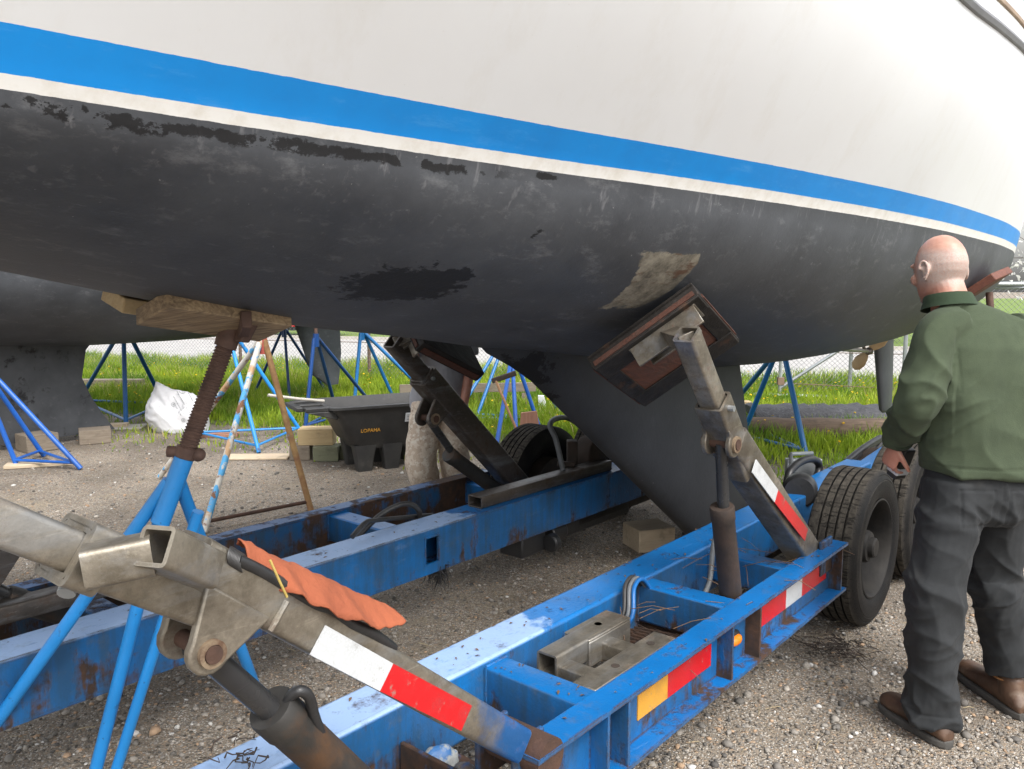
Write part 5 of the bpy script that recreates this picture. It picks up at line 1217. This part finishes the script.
# shrubs, hedge and trees beyond the road
def foliage(root, c, rx, ry, rz, n_, s, mat, name='crown', lobes=9, seed=1):
    rs = np.random.RandomState(seed); c = np.array(c)
    lc = rs.normal(0,1,(lobes,3)); lc /= np.linalg.norm(lc,axis=1)[:,None]; lc *= rs.uniform(.25,.8,(lobes,1)); lc *= np.array([rx,ry,rz])
    lr = rs.uniform(.28,.55,lobes)*min(rx,rz)*1.0
    k = rs.randint(0,lobes,n_); d = rs.normal(0,1,(n_,3)); d /= np.linalg.norm(d,axis=1)[:,None]
    p = c+lc[k]+d*(lr[k]*rs.uniform(.35,1.08,n_)**.6)[:,None]; p = p[p[:,2] > .03]; n_ = len(p)
    a = rs.normal(0,1,(n_,3)); a /= np.linalg.norm(a,axis=1)[:,None]; b = np.cross(a, rs.normal(0,1,(n_,3))); b /= np.linalg.norm(b,axis=1)[:,None]
    ss = s*rs.uniform(.6,1.4,n_)[:,None]; a = a*ss; b = b*ss*.55
    v = np.stack([p-a, p+b, p+a, p-b],1).reshape(-1,3)
    if root is not None:
        Mi = ROOT[root].inverted(); Mi = np.array(Mi); v = v@Mi[:3,:3].T+Mi[:3,3]
    return npmesh(name, v, None, 4, rs.uniform(0,1,n_), mat, root)
lm1 = leafmat('shrub_leaves', (.06,.09,.02), (.12,.15,.04), .3); lm2 = leafmat('spring_leaves', (.10,.13,.035), (.20,.20,.07), .35); lm3 = leafmat('blossom', (.72,.69,.67), (.84,.83,.82), .6)
bark = wood('bark', (.11,.085,.065), (.07,.055,.045), (0,0,1), .9, .4)
def tree(label, x, y, h, r, mat, seed, n_=9000, s=.10, cat='tree', grp='trees beyond the road', lobes=14, low=.3):
    root = thing('tree', label, cat, (x,y,0), 0, grp); rs = random.Random(seed); m = MB()
    m.tube([Vector((x,y,0)), Vector((x+rs.uniform(-.1,.1),y,h*.3)), Vector((x+rs.uniform(-.3,.3),y,h*.62)), Vector((x+rs.uniform(-.4,.4),y,h*.92))], [h*.028,h*.022,h*.012,h*.003], 10)
    for k in range(26):
        z0 = h*rs.uniform(.18,.75); a = rs.uniform(0,6.28); l_ = r*rs.uniform(.5,1.05); p = Vector((x,y,z0)); e = p+Vector((cos(a)*l_, sin(a)*l_, l_*rs.uniform(.2,.8)))
        mid = (p+e)/2+Vector((0,0,.12*l_)); m.tube([p,mid,e], [h*.010,h*.006,h*.0015], 6)
        for j in range(3):
            b = mid.lerp(e, rs.uniform(0,1)); m.tube([b, b+Vector((rs.uniform(-1,1),rs.uniform(-1,1),rs.uniform(.0,1)))*l_*.35], [h*.003,h*.001], 4)
    m.build('trunk', bark, root, smooth=60)
    foliage(root, (x,y,h*(.5+low*.3)), r, r, h*.42, n_, s, mat, 'crown', lobes, seed)
def shrub(label, x, y, h, w, mat, seed, n_=5000, s=.07):
    root = thing('shrub', label, 'shrub', (x,y,0), 0, 'shrubs beyond the road'); m = MB()
    for k in range(9):
        a = 6.28*k/9; m.tube([Vector((x,y,0)), Vector((x+cos(a)*w*.4,y+sin(a)*w*.3,h*.45)), Vector((x+cos(a)*w*.7,y+sin(a)*w*.5,h*.85))], [.04,.025,.008], 6)
    m.build('stem', bark, root)
    foliage(root, (x,y,h*.5), w, w*.7, h*.5, n_, s, mat, 'crown', 12, seed)
Y2 = lambda x: 27.0-.3*x
shrub('olive shrub beyond the road right of the far boat rudder', -3.6, 29.6, 2.4, 1.6, lm1, 3)
shrub('brownish green shrub across the road above the gate brace', 8.4, 25.4, 2.3, 1.7, lm2, 4)
shrub('dark green shrub across the road left of the propeller', 11.1, 25.0, 2.6, 1.5, lm1, 5)
shrub('small yellow green shrub across the road over the stern stand', 6.3, 26.4, 1.6, 1.3, lm2, 6)
shrub('leafy shrub across the road between the keel and the grey shirted man', .8, 28.6, 2.2, 1.7, lm2, 8)
shrub('broad shrub on the verge far left behind the pale car', -17.5, 36.0, 2.6, 2.2, lm1, 9)
tree('white blossoming tree beyond the fence at the right edge', 14.8, 20.5, 4.6, 2.5, lm3, 21, 5200, .06, lobes=30)
tree('second white blossoming tree standing just behind the right edge one', 19.0, 23.0, 5.2, 2.6, lm3, 22, 4500, .07, lobes=26)
for i, (x, y, h, r, mt, lab) in enumerate(((-24,44,8,3.4,lm1,'dark leafy tree at the far left beyond the cars'),(-12,46,7,3.2,lm2,'light green tree behind the red car'),(0,44,8,3.5,lm1,'dark leafy tree behind the verge in the middle'),(13,40,7.5,3.3,lm2,'light green tree behind the shrubs on the right'),(27,36,8,3.6,lm1,'dark leafy tree at the far right'))):
    tree(lab, x, y, h, r, mt, 40+i, 7000, .17, lobes=16)
EXPO = 0.85
# ================================================================== PEOPLE
def ell(c, X, Y, rx, ry, n=20, p=2.0):
    o = []
    for i in range(n):
        a = 2*pi*i/n; ca, sa = cos(a), sin(a)
        o.append(Vector(c)+X*rx*math.copysign(abs(ca)**(2/p), ca)+Y*ry*math.copysign(abs(sa)**(2/p), sa))
    return o
def limb(m, pts, rad, n=18, flat=None, ref=(0,1,0)):
    """tapered limb through points with radii; rad entries r or (rx, ry)"""
    P = [Vector(p) for p in pts]; rings = []
    for i, p in enumerate(P):
        d = (P[min(i+1,len(P)-1)]-P[max(i-1,0)]).normalized(); X, Y, _ = frame_of(d, ref)
        r = rad[i]; rx, ry = r if isinstance(r, tuple) else (r, r)
        rings.append(ell(p, X, Y, rx, ry, n))
    m.loft(rings)
def smoothpath(pts, rad, k=5):
    P = [Vector(p) for p in pts]; R_ = [(r if isinstance(r, tuple) else (r,r)) for r in rad]; op = []; orr = []
    cr = lambda a,b,c,d,u: .5*((2*b)+(c-a)*u+(2*a-5*b+4*c-d)*u*u+(3*b-a-3*c+d)*u**3)
    for i in range(len(P)-1):
        j = [max(i-1,0), i, i+1, min(i+2,len(P)-1)]
        for s in range(k):
            u = s/k; op.append(cr(P[j[0]],P[j[1]],P[j[2]],P[j[3]],u)); orr.append(tuple(cr(R_[j[0]][c],R_[j[1]][c],R_[j[2]][c],R_[j[3]][c],u) for c in (0,1)))
    op.append(P[-1]); orr.append(R_[-1]); return op, orr
def head(m, c, yaw, tilt, roll=0):
    """c: centre of the skull; face looks along +y before rotation"""
    Rm = Matrix.Rotation(yaw,3,'Z')@Matrix.Rotation(tilt,3,'X')@Matrix.Rotation(roll,3,'Y'); c = Vector(c)
    ax_ = (Rm@Vector((1,0,0)), Rm@Vector((0,1,0)), Rm@Vector((0,0,1))); T_ = lambda x,y,z: c+Rm@Vector((x,y,z))
    rows = []   # z, half width, front y, back y
    sk = []
    for z in (.116,.114,.109,.101,.089,.073,.053,.030,.006):
        e = sqrt(max(0,1-(z/.1175)**2)); e2 = sqrt(max(0,1-(z/.1175)**2.3)); sk.append((z, .0775*e, .015+.078*e2-.015*(1-e), -.006-.096*e2))
    for z, w, f, b in sk+[(-.020,.0755,.090,-.094),(-.045,.071,.091,-.078),(-.068,.066,.090,-.062),(-.088,.060,.088,-.052),(-.105,.050,.083,-.042),(-.120,.034,.072,-.02)]:
        r = []
        for i in range(32):
            a = 2*pi*i/32; ca, sa = cos(a), sin(a); y = (f if sa > 0 else -b)
            mid = 0.0
            r.append(T_(w*ca, y*sa, z))
        rows.append(r)
    m.loft(rows)
    m.loft([ell(T_(0,y,z), ax_[0], ax_[2], w, h, 10) for y, z, w, h in ((.080,.012,.008,.014),(.095,-.006,.009,.014),(.108,-.026,.013,.013),(.111,-.033,.012,.008))])        # nose
    m.ball(T_(0,.088,-.036), (.019,.012,.009), 10, 6, ax_)
    for s in (-1,1):
        m.ball(T_(s*.032,.078,.022), (.026,.016,.010), 10, 6, ax_)       # brow
        m.ball(T_(s*.031,.079,.002), (.013,.012,.010), 10, 6, ax_)       # eye
        m.ball(T_(s*.042,.066,-.030), (.026,.022,.024), 10, 6, ax_)      # cheek
        # ear: helix rim, lobe and hollow
        e = T_(s*.078,-.006,-.012); ey = Rm@Vector((s*.25,-.30,0)); pts = []
        for k in range(10):
            a = radians(-100+k*31); pts.append(e+Rm@Vector((s*(.006+.012*(.5-.5*cos(a))), -.010-.0155*cos(a)*.9-.004, .031*sin(a)+.004)))
        m.tube(pts, .0052, 8); m.ball(e+Rm@Vector((s*.004,-.010,.000)), (.006,.014,.024), 10, 8, ax_); m.ball(e+Rm@Vector((s*.004,-.004,-.028)), (.006,.008,.009), 8, 6, ax_)
    m.ball(T_(0,.086,-.064), (.024,.010,.0065), 10, 6, ax_); m.ball(T_(0,.085,-.074), (.021,.010,.0065), 10, 6, ax_)   # lips
    m.ball(T_(0,.078,-.102), (.022,.016,.014), 10, 6, ax_)               # chin
    return ax_, T_
def hand(m, wrist, d, palm_n, side, curl=.5, s=1.0):
    """d: forearm to fingers, palm_n: palm normal, side: +1/-1 where the thumb leaves"""
    w = Vector(wrist); d = Vector(d).normalized(); nrm = Vector(palm_n); nrm = (nrm-d*nrm.dot(d)).normalized(); x = d.cross(nrm).normalized()*side
    m.loft([ell(w+d*t*s, x, nrm, a*s, b*s, 14) for t, a, b in ((-.05,.026,.022),(-.01,.028,.020),(.03,.037,.017),(.065,.042,.015),(.092,.041,.013),(.10,.036,.009))])
    for i, (off, ln_, r) in enumerate(((.030,.072,.0088),(.0105,.080,.0092),(-.009,.074,.0088),(-.027,.058,.0078))):
        p = w+d*(.085*s)+x*off*s; dirv = (d+x*off*2.2).normalized(); pts = [p-dirv*.02*s]; rr = [r*s*1.05]
        for k, fr in enumerate((.46,.31,.23)):
            pts.append(p); rr.append(r*s*(1-.08*k)); ang = curl*(.75+.35*k)
            dirv = (dirv*cos(ang)+nrm*sin(ang)).normalized(); p = p+dirv*ln_*fr*s
        pts.append(p); rr.append(r*s*.62); m.tube(pts, rr, 9)
    p = w+d*.022*s+x*.026*s; dv = (d*.62+x*.70+nrm*.28).normalized(); pts = [p-dv*.012]; rr = [.014*s]
    for k, l_ in enumerate((.036,.030,.024)):
        pts.append(p); rr.append((.0125-.0012*k)*s); p = p+dv*l_*s; dv = (dv+d*.30+nrm*.28*curl).normalized()
    pts.append(p); rr.append(.007*s); m.tube(pts, rr, 9)
def displ(o, scale, strength, kind='CLOUDS', name='folds', **k):
    t_ = bpy.data.textures.new(name, kind); t_.noise_scale = scale
    for a, b in k.items(): setattr(t_, a, b)
    d = o.modifiers.new('d', 'DISPLACE'); d.texture = t_; d.strength = strength; d.mid_level = .5; d.texture_coords = 'LOCAL'
def boot(par, heel, toe, ankle, mat='boot'):
    heel, toe, ankle = Vector(heel), Vector(toe), Vector(ankle); f = (toe-heel); ln_ = f.length; f.normalize(); s = Vector((f.y,-f.x,0)); U = Vector((0,0,1))
    def sole_ring(z, grow):
        o = []
        for i in range(28):
            a = 2*pi*i/28; u = .5-.5*cos(a); w = (.040+.013*max(0,min(1,(u-.3)/.3)))*max(0.0,(1-abs(2*u-1)**(4.5 if u > .5 else 5)))**.5
            o.append(heel+f*(ln_*u)+s*(w+grow)*(1 if a < pi else -1)+U*z)
        return o
    m = MB(); m.loft([sole_ring(0,-.003), sole_ring(.004,.004), sole_ring(.024,.005), sole_ring(.030,.0)]); m.build('boot_sole', MT['sole'], par, bevel=.003)
    m = MB(); C = lambda u, z: heel+f*(ln_*u)+U*z
    rings = []
    for u, hw, zt in ((.015,.024,.060),(.06,.034,.085),(.16,.040,.110),(.32,.042,.115),(.48,.045,.102),(.62,.050,.086),(.78,.052,.080),(.90,.046,.074),(.965,.034,.064),(.99,.018,.050)):
        r = []
        for i in range(18):
            a = 2*pi*i/18; ca, sa = cos(a), sin(a); zz = .022+(zt-.022)*(.5+.5*math.copysign(abs(sa)**.75, sa))
            r.append(C(u,zz)+s*hw*math.copysign(abs(ca)**.7, ca)*(1-.25*max(0,sa)))
        rings.append(r)
    m.loft(rings)
    a0 = C(.20,.07); limb(m, [a0, C(.22,.12), ankle+Vector((0,0,.02)), ankle+Vector((0,0,.09))], [(.044,.052),(.043,.050),(.042,.047),(.042,.046)], 18, ref=f)
    return m.build('boot', MT[mat], par, remesh=.006, relax=6)

# ---- man at the right, seen from behind
Mn = thing('person', 'bald man in green fleece and charcoal trousers seen from behind by the near wheel', 'person', (1.66,2.86,0))
PelC = Vector((1.665,2.87,.95)); hipL = Vector((1.565,2.845,.90)); hipR = Vector((1.765,2.90,.90))
kneeL = AY(936,592,2.79); kneeR = AY(992,585,2.98); ankL = AY(940,702,2.80); ankR = AY(1000,668,3.01)
shL = AY(938,326,2.83); shR = Vector((1.845,2.92,1.435)); elb = AY(917,402,2.79); wr = AY(899,437,2.97)
nk = AY(949,300,2.90); hc = AY(940.5,268,2.945)
BT = []
for hx_, tx_ in (((950,750),(883,706)),((1025,722),(960,672))):
    h3 = G(*hx_); t3_ = G(*tx_); BT.append((h3, t3_))
ankL = BT[0][0].lerp(BT[0][1],.30)+Vector((0,0,.12)); ankR = BT[1][0].lerp(BT[1][1],.28)+Vector((0,0,.205))
body = MB()
hy = radians(15); ax_, HT = head(body, hc+Vector((0,0,-.002)), hy, radians(-9))
limb(body, [nk+Vector((.02,-.02,-.16)), nk+Vector((.008,-.01,-.05)), nk+Vector((0,.005,.015)), hc+ax_[1]*-.022+Vector((0,0,-.055))], [(.07,.07),(.066,.064),(.060,.062),(.058,.062)], 20)
limb(body, [PelC+Vector((0,0,-.05)), PelC+Vector((0,.0,.2)), Vector((1.655,2.87,1.32)), Vector((1.64,2.885,1.46))], [(.13,.09),(.12,.085),(.15,.10),(.10,.07)])
for a, b in ((shL,shR),): limb(body, [a.lerp(b,.12)-Vector((0,0,.03)),(a+b)/2-Vector((0,0,.03)),a.lerp(b,.88)-Vector((0,0,.03))], [.035,.05,.035])
P_, R2 = smoothpath([shL, elb, wr], [.046,.040,.029]); limb(body, P_, R2)
hd = AY(891,458,3.0)-wr
hand(body, wr+hd.normalized()*.035, hd, Vector((.8,.25,.1)), 1, .95, .9)
elR = Vector((1.96,2.95,1.19)); wrR = Vector((1.93,3.10,1.00))
P_, R2 = smoothpath([shR-Vector((0,0,.03)), elR, wrR], [.046,.040,.029]); limb(body, P_, R2); hand(body, wrR+Vector((-.01,.03,-.02)), Vector((-.2,.7,-.5)), Vector((-.7,0,-.2)), -1, .6)
for h_, k_, a_ in ((hipL,kneeL,ankL),(hipR,kneeR,ankR)):
    P_, R2 = smoothpath([h_+Vector((0,0,.05)), k_, a_+Vector((0,0,-.02))], [.075,.05,.036]); limb(body, P_, R2)
def headmat():
    n = NT('scalp_skin'); col = n.mix(n.ramp(n.noise(20,4),.35,.65), (.47,.262,.195), (.40,.20,.148))
    v = n.n('ShaderNodeVectorMath', operation='SUBTRACT'); n.l(n.pos, v.inputs[0]); lc = hc-Vector((1.66,2.86,0)); v.inputs[1].default_value = lc
    mp = n.n('ShaderNodeMapping'); mp.vector_type = 'POINT'; mp.inputs['Rotation'].default_value = (0,0,-hy); n.l(v.outputs[0], mp.inputs[0])
    sx = n.n('ShaderNodeSeparateXYZ'); n.l(mp.outputs[0], sx.inputs[0]); x, y, z = sx.outputs
    k = n.math('MULTIPLY', n.ramp(z, .072, .045), n.math('MULTIPLY', n.ramp(z, -.075, -.045), n.ramp(y, .045, .02)))
    st = n.math('MULTIPLY', k, n.ramp(n.noise(420,3,.7), .30, .60)); col = n.mix(n.math('MULTIPLY', st, .85), col, (.40,.37,.34))
    redd = n.math('MULTIPLY', n.ramp(z, -.05, -.11), .35); col = n.mix(redd, col, (.50,.17,.11))
    n.p.inputs['Subsurface Weight'].default_value = .15; n.p.inputs['Subsurface Scale'].default_value = .01; n.p.inputs['Subsurface Radius'].default_value = (1,.35,.2)
    return n.fin(col, n.mixf(k, .40, .6), 0, n.bump(n.noise(90,4,.6), .0012))
bo = body.build('body', headmat(), Mn, remesh=.0042, relax=3)
# jacket
jk = MB()
F_ = Vector((-.10,1,0)).normalized(); Rt = Vector((1,.10,0)).normalized()
def tor(c, rx, ry): return ell(c, Rt, F_, rx, ry, 32, 2.5)
jk.loft([tor(Vector((1.672,2.862,.955)),.205,.150), tor(Vector((1.670,2.862,1.0)),.208,.152), tor(Vector((1.665,2.862,1.10)),.205,.150), tor(Vector((1.66,2.865,1.22)),.208,.148), tor(Vector((1.655,2.87,1.33)),.215,.142), tor(Vector((1.655,2.875,1.40)),.222,.130), tor(Vector((1.655,2.88,1.455)),.198,.11), tor(Vector((1.63,2.885,1.50)),.140,.092), tor(Vector((1.60,2.89,1.535)),.085,.078), tor(nk+Vector((.004,-.004,-.004)),.074,.072)])
up_ = shL
P_, R2 = smoothpath([shL+Vector((.07,.02,.01)), shL+Vector((.0,.0,-.02)), (shL+elb)/2+Vector((-.005,-.012,0)), elb, (elb+wr)/2+Vector((0,-.006,.0)), wr+(wr-elb).normalized()*.012], [(.068,.076),(.074,.080),(.069,.073),(.065,.066),(.058,.058),(.051,.051)], 6); limb(jk, P_, R2, 22)
P_, R2 = smoothpath([shR+Vector((-.09,-.02,.02)), shR+Vector((0,0,-.02)), (shR+elR)/2, elR, (elR+wrR)/2, wrR], [(.072,.072),(.082,.084),(.086,.084),(.080,.078),(.066,.066),(.052,.052)], 6); limb(jk, P_, R2, 22)
jo = jk.build('jacket', MT['fleece'], Mn, remesh=.006, relax=9)
def jfold(p):
    w_ = Vector((mnoise.noise(p*4), mnoise.noise(p*4+Vector((9,0,0))), mnoise.noise(p*4+Vector((0,9,0)))))*.06
    p2 = p+w_
    h = max(0, ridge(Vector((p2.x*6+p2.z*5, p2.y*6, p2.z*2.8))))**1.6
    h2 = max(0, ridge(Vector((p2.x*11-p2.z*9+4, p2.y*9, p2.z*7))))**1.8
    el = max(0, 1-abs(p.z-1.22)/.17)*(1 if p.x < 1.50 else .25); low = max(0, min(1, (1.14-p.z)/.18)); cuff = max(0, 1-abs(p.z-1.06)/.08)*(1 if p.x < 1.46 else 0)
    big = mnoise.noise(Vector((p.x*4+7, p.y*4, p.z*2.6)))
    seam = -.004*math.exp(-((p.x-1.497-.10*max(0,1.46-p.z)**1.2)/.006)**2) if 1.25 < p.z < 1.47 and p.y < 2.86 else 0
    hem = -.005*math.exp(-((p.z-.992)/.004)**2)
    return .012*big + h*(.014+.012*el+.008*low) + h2*(.004+.016*el+.010*cuff) - .008 + seam + hem
bake(jo, lambda p: jfold(p)*.68)
cl = MB(); cr_ = []
for z, rx, ry, dx in ((-.026,.094,.092,.004),(-.004,.085,.083,0),(.014,.080,.077,-.005),(.020,.077,.074,-.006),(.018,.071,.069,-.006),(-.01,.070,.068,0)): cr_.append([p for p in ell(nk+Vector((dx,.0,z-.004)), Rt, (F_+Vector((0,0,-.22))).normalized(), rx, ry, 28)])
cl.loft(cr_, cap=False); cl.build('collar', MT['fleecetrim'], Mn, smooth=60)
cf = MB(); dw = (wr-elb).normalized(); X_, Y_, _ = frame_of(dw); cf.loft([ell(wr+dw*t_, X_, Y_, r, r, 20) for t_, r in ((-.012,.055),(.012,.054),(.016,.050),(.0,.044))]); cf.build('cuff', MT['fleecetrim'], Mn, smooth=50)
# trousers
tr_ = MB()
tr_.loft([tor(Vector((1.667,2.868,.985)),.178,.128), tor(Vector((1.667,2.866,.93)),.186,.136), tor(Vector((1.667,2.868,.87)),.188,.142), tor(Vector((1.667,2.872,.81)),.178,.130), tor(Vector((1.667,2.876,.775)),.13,.10)])
def leg(h_, k_, a_):
    P_, R2 = smoothpath([h_+Vector((0,0,.02)), h_.lerp(k_,.35), k_+Vector((0,.01,.05)), k_, k_.lerp(a_,.4), k_.lerp(a_,.8), a_+Vector((0,0,-.05))], [(.100,.112),(.099,.108),(.085,.092),(.083,.090),(.081,.088),(.078,.084),(.084,.090)], 6)
    limb(tr_, P_, R2, 22)
leg(hipL, kneeL, ankL); leg(hipR, kneeR, ankR)
to = tr_.build('trousers', MT['trouser'], Mn, remesh=.0055, relax=8)
def pocket(p):
    if p.y > 2.86 or not .70 < p.z < .95: return 0
    g = 0
    for cx_ in (1.588, 1.752):
        dx, dz = abs(p.x-cx_)-.056, abs(p.z-.855)-.062
        if dx < .004 and dz < .004:
            d_ = min(abs(dx), abs(dz)); g -= .0035*math.exp(-(d_/.0035)**2)
            if dx < 0 and dz < 0: g += .0016
    return g-.003*math.exp(-((p.x-1.672)/.003)**2)
def tfold(p):
    w_ = Vector((mnoise.noise(p*5), mnoise.noise(p*5+Vector((9,0,0))), mnoise.noise(p*5+Vector((0,9,0)))))*.07
    p2 = p+w_
    kn = max(0, 1-abs(p.z-.50)/.22); an_k = max(0, min(1, (.34-p.z)/.2)); hip = max(0, 1-abs(p.z-.78)/.10)
    h = max(0, ridge(Vector((p2.x*5, p2.y*5, p2.z*9+p2.x*7))))**1.7; h2 = max(0, ridge(Vector((p2.x*7+3, p2.y*7, p2.z*13-p2.x*11))))**1.7
    v = max(0, ridge(Vector((p2.x*9+p2.z*2, p2.y*9, p2.z*2))))**1.5
    hem = -.004*math.exp(-((p.z-.115)/.004)**2)
    return .010*mnoise.noise(Vector((p.x*5, p.y*5, p.z*3.4))) + h*(.004+.011*kn+.014*an_k+.010*hip) + h2*(.002+.008*kn+.012*an_k) + v*.011*(1-an_k) - .006 + hem + pocket(p)
bake(to, tfold)
for (h3, t3_), an_ in zip(BT, (ankL, ankR)):
    boot(Mn, h3, t3_, Vector((an_.x, an_.y, .13)))
bp = MB(); ring = ell(Vector((ankR.x,ankR.y,.125)), Vector((1,0,0)), Vector((0,1,0)), .051, .051, 24); bp.tube(ring+[ring[0]], .004, 6, False); bp.build('boot_trim', MT['bootlining'], Mn)
# black control held in his left hand
ct = thing('hand_control', 'black wired control box with a white band held in the bald man\'s left hand', 'control', AY(897,466,3.03))
c_ = AY(901,462,3.03); hdn = hd.normalized(); X_, Y_, Z_ = frame_of(hdn)
m = MB(); m.box(c_+hdn*.0, (.055,.05,.13), (X_, Y_, Z_)); m.build('body', MT['controller'], ct, bevel=.008)
m = MB(); m.box(c_+hdn*.03, (.058,.053,.03), (X_, Y_, Z_)); m.build('band', MT['whitelabel'], ct, bevel=.004)
#hose([c_+hdn*.05, c_+hdn*.10+Vector((.01,.03,-.02)), c_+Vector((.03,.16,-.12)), c_+Vector((-.02,.42,-.30)), L(4.55,1.45,.46)], .007, 'hose', ct, 'cable')

# ---- second man, hidden from the chest up behind the hull
M2 = thing('person', 'man in grey t-shirt and camouflage trousers beyond the far steel arm, head hidden', 'person', (-.40,5.45,0))
O2 = Vector((-.50,5.45,0)); b2_ = MB(); V2 = lambda x, y, z: O2+Vector((x,y,z))
# faces the viewer's left, slightly towards the viewer
F2 = Vector((-.5,-.86,0)).normalized(); R2v = Vector((F2.y,-F2.x,0))
hip1 = V2(-.07,-.03,.84); hip2 = V2(.10,.04,.84); kn1 = V2(-.10,-.14,.47); kn2 = V2(.11,-.02,.46); an1 = V2(-.04,-.08,.12); an2 = V2(.14,.10,.12)
ch = V2(.03,-.10,1.28); nk2 = V2(.0,-.16,1.48); sA = V2(.185,-.02,1.36); sB = V2(-.17,-.16,1.36)
eA = V2(.215,-.06,1.10); wA = V2(.19,-.16,.865); eB = V2(-.12,-.26,1.12); wB = V2(-.04,-.34,1.04)
a2x, _t = head(b2_, V2(-.03,-.24,1.62), atan2(-F2.x, F2.y), radians(-18))
limb(b2_, [ch, nk2, V2(-.02,-.20,1.56)], [(.09,.08),(.058,.058),(.055,.06)])
limb(b2_, [V2(.02,.0,.84), V2(.02,-.03,1.05), ch, V2(.01,-.13,1.42)], [(.13,.1),(.12,.09),(.15,.1),(.1,.07)])
limb(b2_, [sA,(sA+sB)/2,sB], [.045,.06,.045])
for s_, e_, w_ in ((sA,eA,wA),(sB,eB,wB)):
    P_, Rr = smoothpath([s_, e_, w_], [.050,.042,.028]); limb(b2_, P_, Rr)
hand(b2_, wA+Vector((0,-.01,-.03)), Vector((.02,-.12,-1)), Vector((-1,-.2,0)), -1, .5); hand(b2_, wB+Vector((.03,-.02,-.01)), Vector((.8,-.5,-.3)), Vector((0,.2,-1)), 1, .7)
for h_, k_, a_ in ((hip1,kn1,an1),(hip2,kn2,an2)): P_, Rr = smoothpath([h_,k_,a_], [.075,.05,.036]); limb(b2_, P_, Rr)
b2_.build('body', MT['skin'], M2, remesh=.0065, relax=3)
hr = MB(); hcc = V2(-.03,-.24,1.62); hr.ball(hcc+a2x[1]*-.014+Vector((0,0,.028)), (.082,.098,.092), 20, 12, a2x); hr.build('hair', simple('brown_hair', (.07,.045,.03), (.05,.03,.02), 60, .7, 0, .003, 200), M2, smooth=60)
ts_ = MB(); tor2 = lambda c, rx, ry: ell(c, R2v, F2, rx, ry, 28, 2.4)
ts_.loft([tor2(V2(.01,.0,.805),.205,.155), tor2(V2(.01,-.01,.92),.195,.145), tor2(V2(.02,-.04,1.08),.175,.128), tor2(ch,.190,.130), tor2(V2(.015,-.13,1.38),.175,.11), tor2(V2(.005,-.155,1.45),.09,.08)])
for s_, e_ in ((sA,eA),(sB,eB)): limb(ts_, [s_.lerp((sA+sB)/2,.3), s_, s_.lerp(e_,.75)], [.08,.082,.072])
o = ts_.build('t_shirt', MT['tee'], M2, remesh=.01, relax=4); bake(o, lambda p: (ridge(Vector((p.x*8+p.z*4, p.y*8, p.z*5)))-.2)*.008)
lg = MB()
for k in range(5): lg.box(V2(-.13+.028*k, -.128-.006*k, .865+.018*((k*7)%3)), (.02,.012,.018))
lg.build('print', MT['greyink'], M2) if False else None
t2 = MB(); t2.loft([tor2(V2(.02,.0,.93),.150,.11), tor2(V2(.02,.0,.86),.160,.12), tor2(V2(.02,.0,.80),.160,.122), tor2(V2(.02,.0,.74),.13,.1)])
for h_, k_, a_ in ((hip1,kn1,an1),(hip2,kn2,an2)):
    P_, Rr = smoothpath([h_+Vector((0,0,.0)), h_.lerp(k_,.5), k_, k_.lerp(a_,.5), a_+Vector((0,0,-.06))], [(.100,.108),(.106,.112),(.102,.106),(.098,.102),(.094,.098)]); limb(t2, P_, [(a*(1+.04*sin(i*2.1)), b*(1+.04*sin(i*1.7+1))) for i,(a,b) in enumerate(Rr)])
o = t2.build('trousers', MT['camo'], M2, remesh=.01, relax=3); bake(o, lambda p: (max(0,ridge(Vector((p.x*5, p.y*5, p.z*9+p.x*6))))**1.6-.3)*.007)
for a_ in (an1, an2):
    h3 = Vector((a_.x,a_.y,0))-F2*.06; boot(M2, h3, h3+F2*.28, Vector((a_.x,a_.y,.13)))

# ================================================================== LIGHT, SKY, CAMERA
SUN_EL, SUN_AZ = radians(52), radians(150)     # azimuth from +y clockwise (towards +x)
w = bpy.data.worlds.new('World'); scene.world = w; w.use_nodes = True; nt = w.node_tree; nt.nodes.clear()
sky = nt.nodes.new('ShaderNodeTexSky'); sky.sky_type = 'NISHITA'; sky.sun_disc = False; sky.sun_elevation = SUN_EL; sky.sun_rotation = SUN_AZ; sky.air_density = 1.2; sky.dust_density = 4.0
hs = nt.nodes.new('ShaderNodeHueSaturation'); hs.inputs['Saturation'].default_value = .22; hs.inputs['Value'].default_value = 1.35
bg = nt.nodes.new('ShaderNodeBackground'); bg.inputs[1].default_value = .15; wo = nt.nodes.new('ShaderNodeOutputWorld')
nt.links.new(sky.outputs[0], hs.inputs['Color']); nt.links.new(hs.outputs[0], bg.inputs[0]); nt.links.new(bg.outputs[0], wo.inputs[0])
sd = bpy.data.lights.new('sun', 'SUN'); sd.energy = 1.25; sd.angle = radians(22); sd.color = (1,.98,.95)
so = bpy.data.objects.new('sun', sd); COL.objects.link(so)
dirv = Vector((sin(SUN_AZ)*cos(SUN_EL), cos(SUN_AZ)*cos(SUN_EL), sin(SUN_EL))); so.rotation_euler = dirv.to_track_quat('Z','Y').to_euler(); so.location = dirv*30
cam = bpy.data.cameras.new('camera'); cam.sensor_width = 36; cam.lens = FPX/1024*36; cam.clip_start = .05; cam.clip_end = 2000
co = bpy.data.objects.new('camera', cam); COL.objects.link(co); co.location = (0,0,CAMZ); co.rotation_euler = (pi/2-PITCH, 0, 0); scene.camera = co
vs_ = scene.view_settings; vs_.view_transform = 'Standard'; vs_.look = 'None'; vs_.gamma = 1; vs_.use_curve_mapping = False; vs_.exposure = EXPO
scene.cycles.max_bounces = 8; scene.cycles.use_denoising = True
